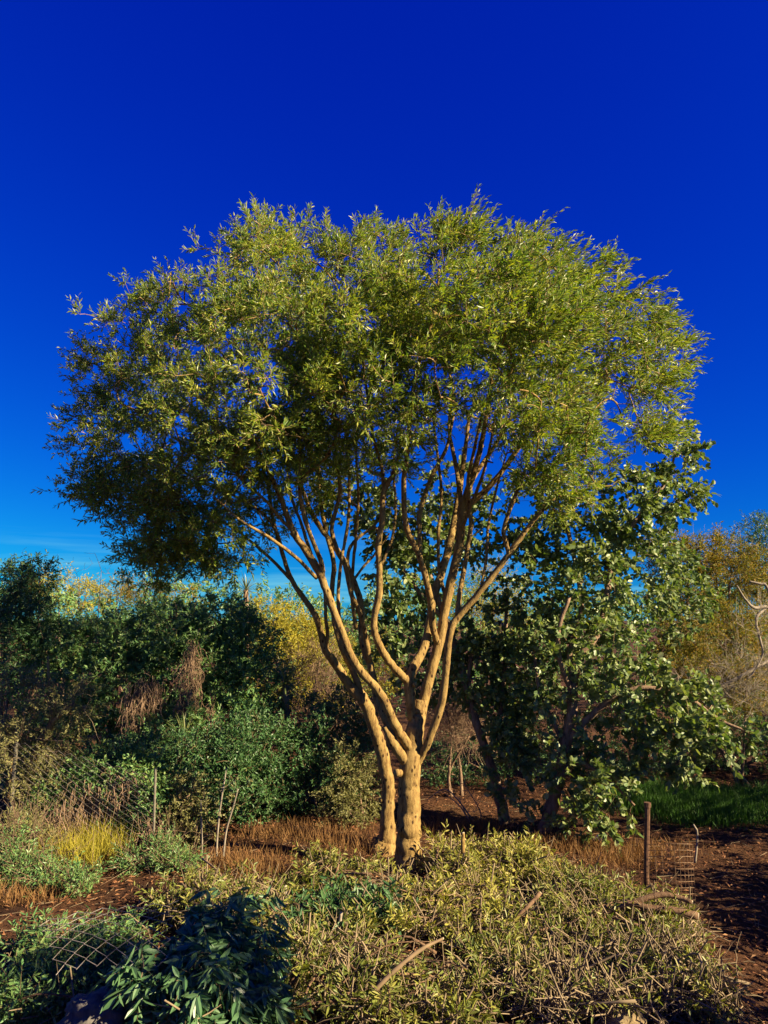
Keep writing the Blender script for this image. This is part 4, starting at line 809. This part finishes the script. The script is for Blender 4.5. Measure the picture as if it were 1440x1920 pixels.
root = empty('chain_link_fence', (fx1[0], fx1[1], zb1 - .02), 'standing chain-link fence overgrown with dead vines and shrubs', 'fence')
chain_link(root, [(fx0[0], fx0[1], zb0), (fx1[0], fx1[1], zb1), (fx1[0], fx1[1], zb1 + .85), (fx0[0], fx0[1], zb0 + 1.15)], 26, 30, .0017, M_WIRE, lambda u, v: np.array([0, .03 * math.sin(5 * u + 3 * v), .02 * math.sin(4 * u)]))
straight(root, 'post', [(fx1[0] + .01, fx1[1] + .02, zb1 - .1), (fx1[0], fx1[1] + .02, zb1 + .92)], .014, M_POST, 9)
straight(root, 'post', [(fx0[0] + .14, fx0[1] + .02, zb0 - .1), (fx0[0] + .15, fx0[1] + .02, zb0 + 1.30)], .022, M_POST, 9)
A_, B_, C_, D_ = at(70, 1735, 5.0), at(335, 1668, 5.1), at(312, 1800, 4.72), at(105, 1842, 4.68)
root = empty('flattened_chain_link', (D_[0], D_[1], float(gz(D_[0], D_[1]))), 'loose flattened chain-link panel lying over the undergrowth', 'wire panel')
chain_link(root, [D_, C_, B_, A_], 11, 11, .0024, M_WIRE, lambda u, v: np.array([0, 0, .05 * math.sin(3 * u + 1) + .04 * math.sin(4 * v)]))
# rusty post with welded mesh
pb = at(1210, 1690, 7.05); g = float(gz(pb[0], pb[1])); pt = at(1214, 1511, 7.05)
root = empty('rusty_post', (pb[0], pb[1], g), 'tall thin rusty metal post standing in the brush', 'post')
straight(root, 'shaft', [(pb[0], pb[1], g - .1), tuple((np.array([pb[0], pb[1], g]) + pt) / 2), tuple(pt)], .025, M_RUST, 10)
straight(root, 'cap', [tuple(pt + np.array([0, 0, -.01])), tuple(pt + np.array([0, 0, .02])), tuple(pt + np.array([0, 0, .03]))], .031, M_RUST, 10)
root = empty('welded_wire_mesh', (pb[0] + .05, pb[1], g), 'curved rusty welded wire mesh fixed beside the rusty post', 'wire mesh')
def mesh_pt(u, v):
    return np.array([pb[0] + .025 + .40 * u, pb[1] - .06 + .16 * math.sin(u * math.pi) * -1, g + .02 + v * .52 + .05 * math.sin(u * math.pi)])
for j in range(11):
    straight(root, 'wire', [mesh_pt(u, j / 10) for u in np.linspace(0, 1, 9)], .0024, M_RUSTW, 5)
for i in range(10):
    straight(root, 'wire', [mesh_pt(i / 9, v) for v in np.linspace(0, 1, 5)], .0020, M_RUSTW, 5)
# ------------------------------------------------------------------ rocks and litter
def rock(label, px, py, Y, rr, mat):
    c = at(px, py, Y); g = float(gz(c[0], c[1])); import bmesh
    bm = bmesh.new(); bmesh.ops.create_icosphere(bm, subdivisions=4, radius=1)
    for v in bm.verts:
        f = 1 + .38 * mnoise.fractal(v.co * 1.8 + Vector((px, py, 0)), 1.0, 2.0, 5); v.co = Vector((v.co.x * rr[0] * f, v.co.y * rr[1] * f, max(v.co.z, -.4) * rr[2] * f))
    me = bpy.data.meshes.new('rock'); bm.to_mesh(me); bm.free(); me.materials.append(mat)
    for p in me.polygons: p.use_smooth = True
    o = bpy.data.objects.new('rock', me); COL.objects.link(o); o.location = (c[0], c[1], max(g + rr[2] * .25, c[2])); tagit(o, label, 'rock'); return o
rock('grey shaded boulder below the hanging blue-green leaves', 185, 1905, 4.75, (.20, .16, .12), M_ROCK)
rock('sunlit sandstone rock under the grey twig heap', 1165, 1915, 5.0, (.14, .13, .10), M_ROCK2)
c = at(1126, 1572, 8.9); V = np.stack([rng.normal(0, .05, 24), rng.normal(0, .03, 24), np.abs(rng.normal(0, .025, 24))], -1)
import bmesh
bm = bmesh.new(); [bm.verts.new(v) for v in V]; bmesh.ops.convex_hull(bm, input=bm.verts)
me = bpy.data.meshes.new('plastic_scrap'); bm.to_mesh(me); bm.free(); me.materials.append(M_WHITE)
o = bpy.data.objects.new('plastic_scrap', me); COL.objects.link(o); o.location = (c[0], c[1], float(gz(c[0], c[1])) + .01); tagit(o, 'crumpled white scrap on the red litter', 'litter')

def scatter(name, label, cat, n, fx, leaf, L, W, flat=True, simple=True):
    P = fx(n); z = gz(P[:, 0], P[:, 1])
    if flat:
        D = rng.normal(size=(len(P), 3)) * np.array([1, 1, .25]); D = norm(D); N = norm(np.cross(D, np.cross(UP + rng.normal(0, .3, (len(P), 3)), D)))
        Q = np.column_stack([P, z + .012 + rng.random(len(P)) * .02])
    else:
        D = norm(rng.normal(0, .38, (len(P), 3)) + UP); N = norm(np.cross(D, rng.normal(size=(len(P), 3)))); Q = np.column_stack([P, z - .005])
    V, fs = leaf_arrays(Q, D, N, L * rng.uniform(.5, 1.4, len(P)), W * rng.uniform(.7, 1.3, len(P)), simple=simple, curl=.06 if flat else 0.0)
    o = mk(name, V, fs, leaf, None, False, 'stuff'); tagit(o, label, cat)
scatter('fallen_leaves', 'reddish brown fallen leaves covering the ground', 'leaf litter', 26000, lambda n: np.column_stack([rng.uniform(-6, 7, n), 4.6 + 8.5 * rng.random(n) ** 1.1]), L_LITTER, .05, .02)
def tuft(cs):
    def f(n):
        C = np.array([[*at(px, py, Y)[:2], s] for px, py, Y, s in cs]); j = rng.integers(0, len(cs), n)
        return C[j, :2] + rng.normal(0, 1, (n, 2)) * C[j, 2:3] * np.array([1, .6])
    return f
scatter('dry_grass', 'orange dry grass tufts on the litter around the pale trunks', 'dry grass', 5600, tuft([(500, 1625, 7.9, .3), (450, 1610, 8.1, .25), (650, 1575, 8.7, .3), (600, 1560, 9.0, .35), (860, 1520, 9.5, .3), (880, 1510, 9.6, .2), (1060, 1590, 8.6, .3), (1140, 1610, 8.3, .3), (1200, 1590, 8.6, .3), (20, 1690, 7.2, .25), (520, 1570, 9.0, .3)]), L_DGRASS, .15, .006, False)
scatter('lawn_grass', 'green grass patch in the shade behind the rusty post', 'grass', 16000, tuft([(1270, 1500, 10.8, .45), (1330, 1510, 10.6, .5), (1420, 1500, 10.8, .5), (1250, 1530, 10.2, .35), (1340, 1545, 9.8, .35)]), L_GRASS, .20, .008, False)
scatter('fence_grass', 'yellow-green grass clump at the foot of the chain-link fence', 'grass', 1100, tuft([(120, 1640, 8.2, .12), (160, 1640, 8.2, .2), (195, 1620, 8.5, .15), (150, 1600, 8.7, .15)]), L_YEL, .30, .006, False)
# fallen twigs on the open ground
n = 900; a = np.column_stack([rng.uniform(-5, 6, n), rng.uniform(4.6, 11, n)]); th = rng.uniform(0, 6.28, n); l = rng.uniform(.06, .3, n)
e = a + np.column_stack([np.cos(th), np.sin(th)]) * l[:, None]; mid = (a + e) / 2 + rng.normal(0, .012, (n, 2))
q = np.stack([np.column_stack([w, gz(w[:, 0], w[:, 1]) + .018]) for w in (a, mid, e)], 1); V, fs = tubes(q, np.tile([.003, .0026, .0015], (n, 1)), 4, False)
o = mk('fallen_twigs', V, fs, M_DRY, None, True, 'stuff'); tagit(o, 'fallen dry twigs strewn over the ground', 'twigs')
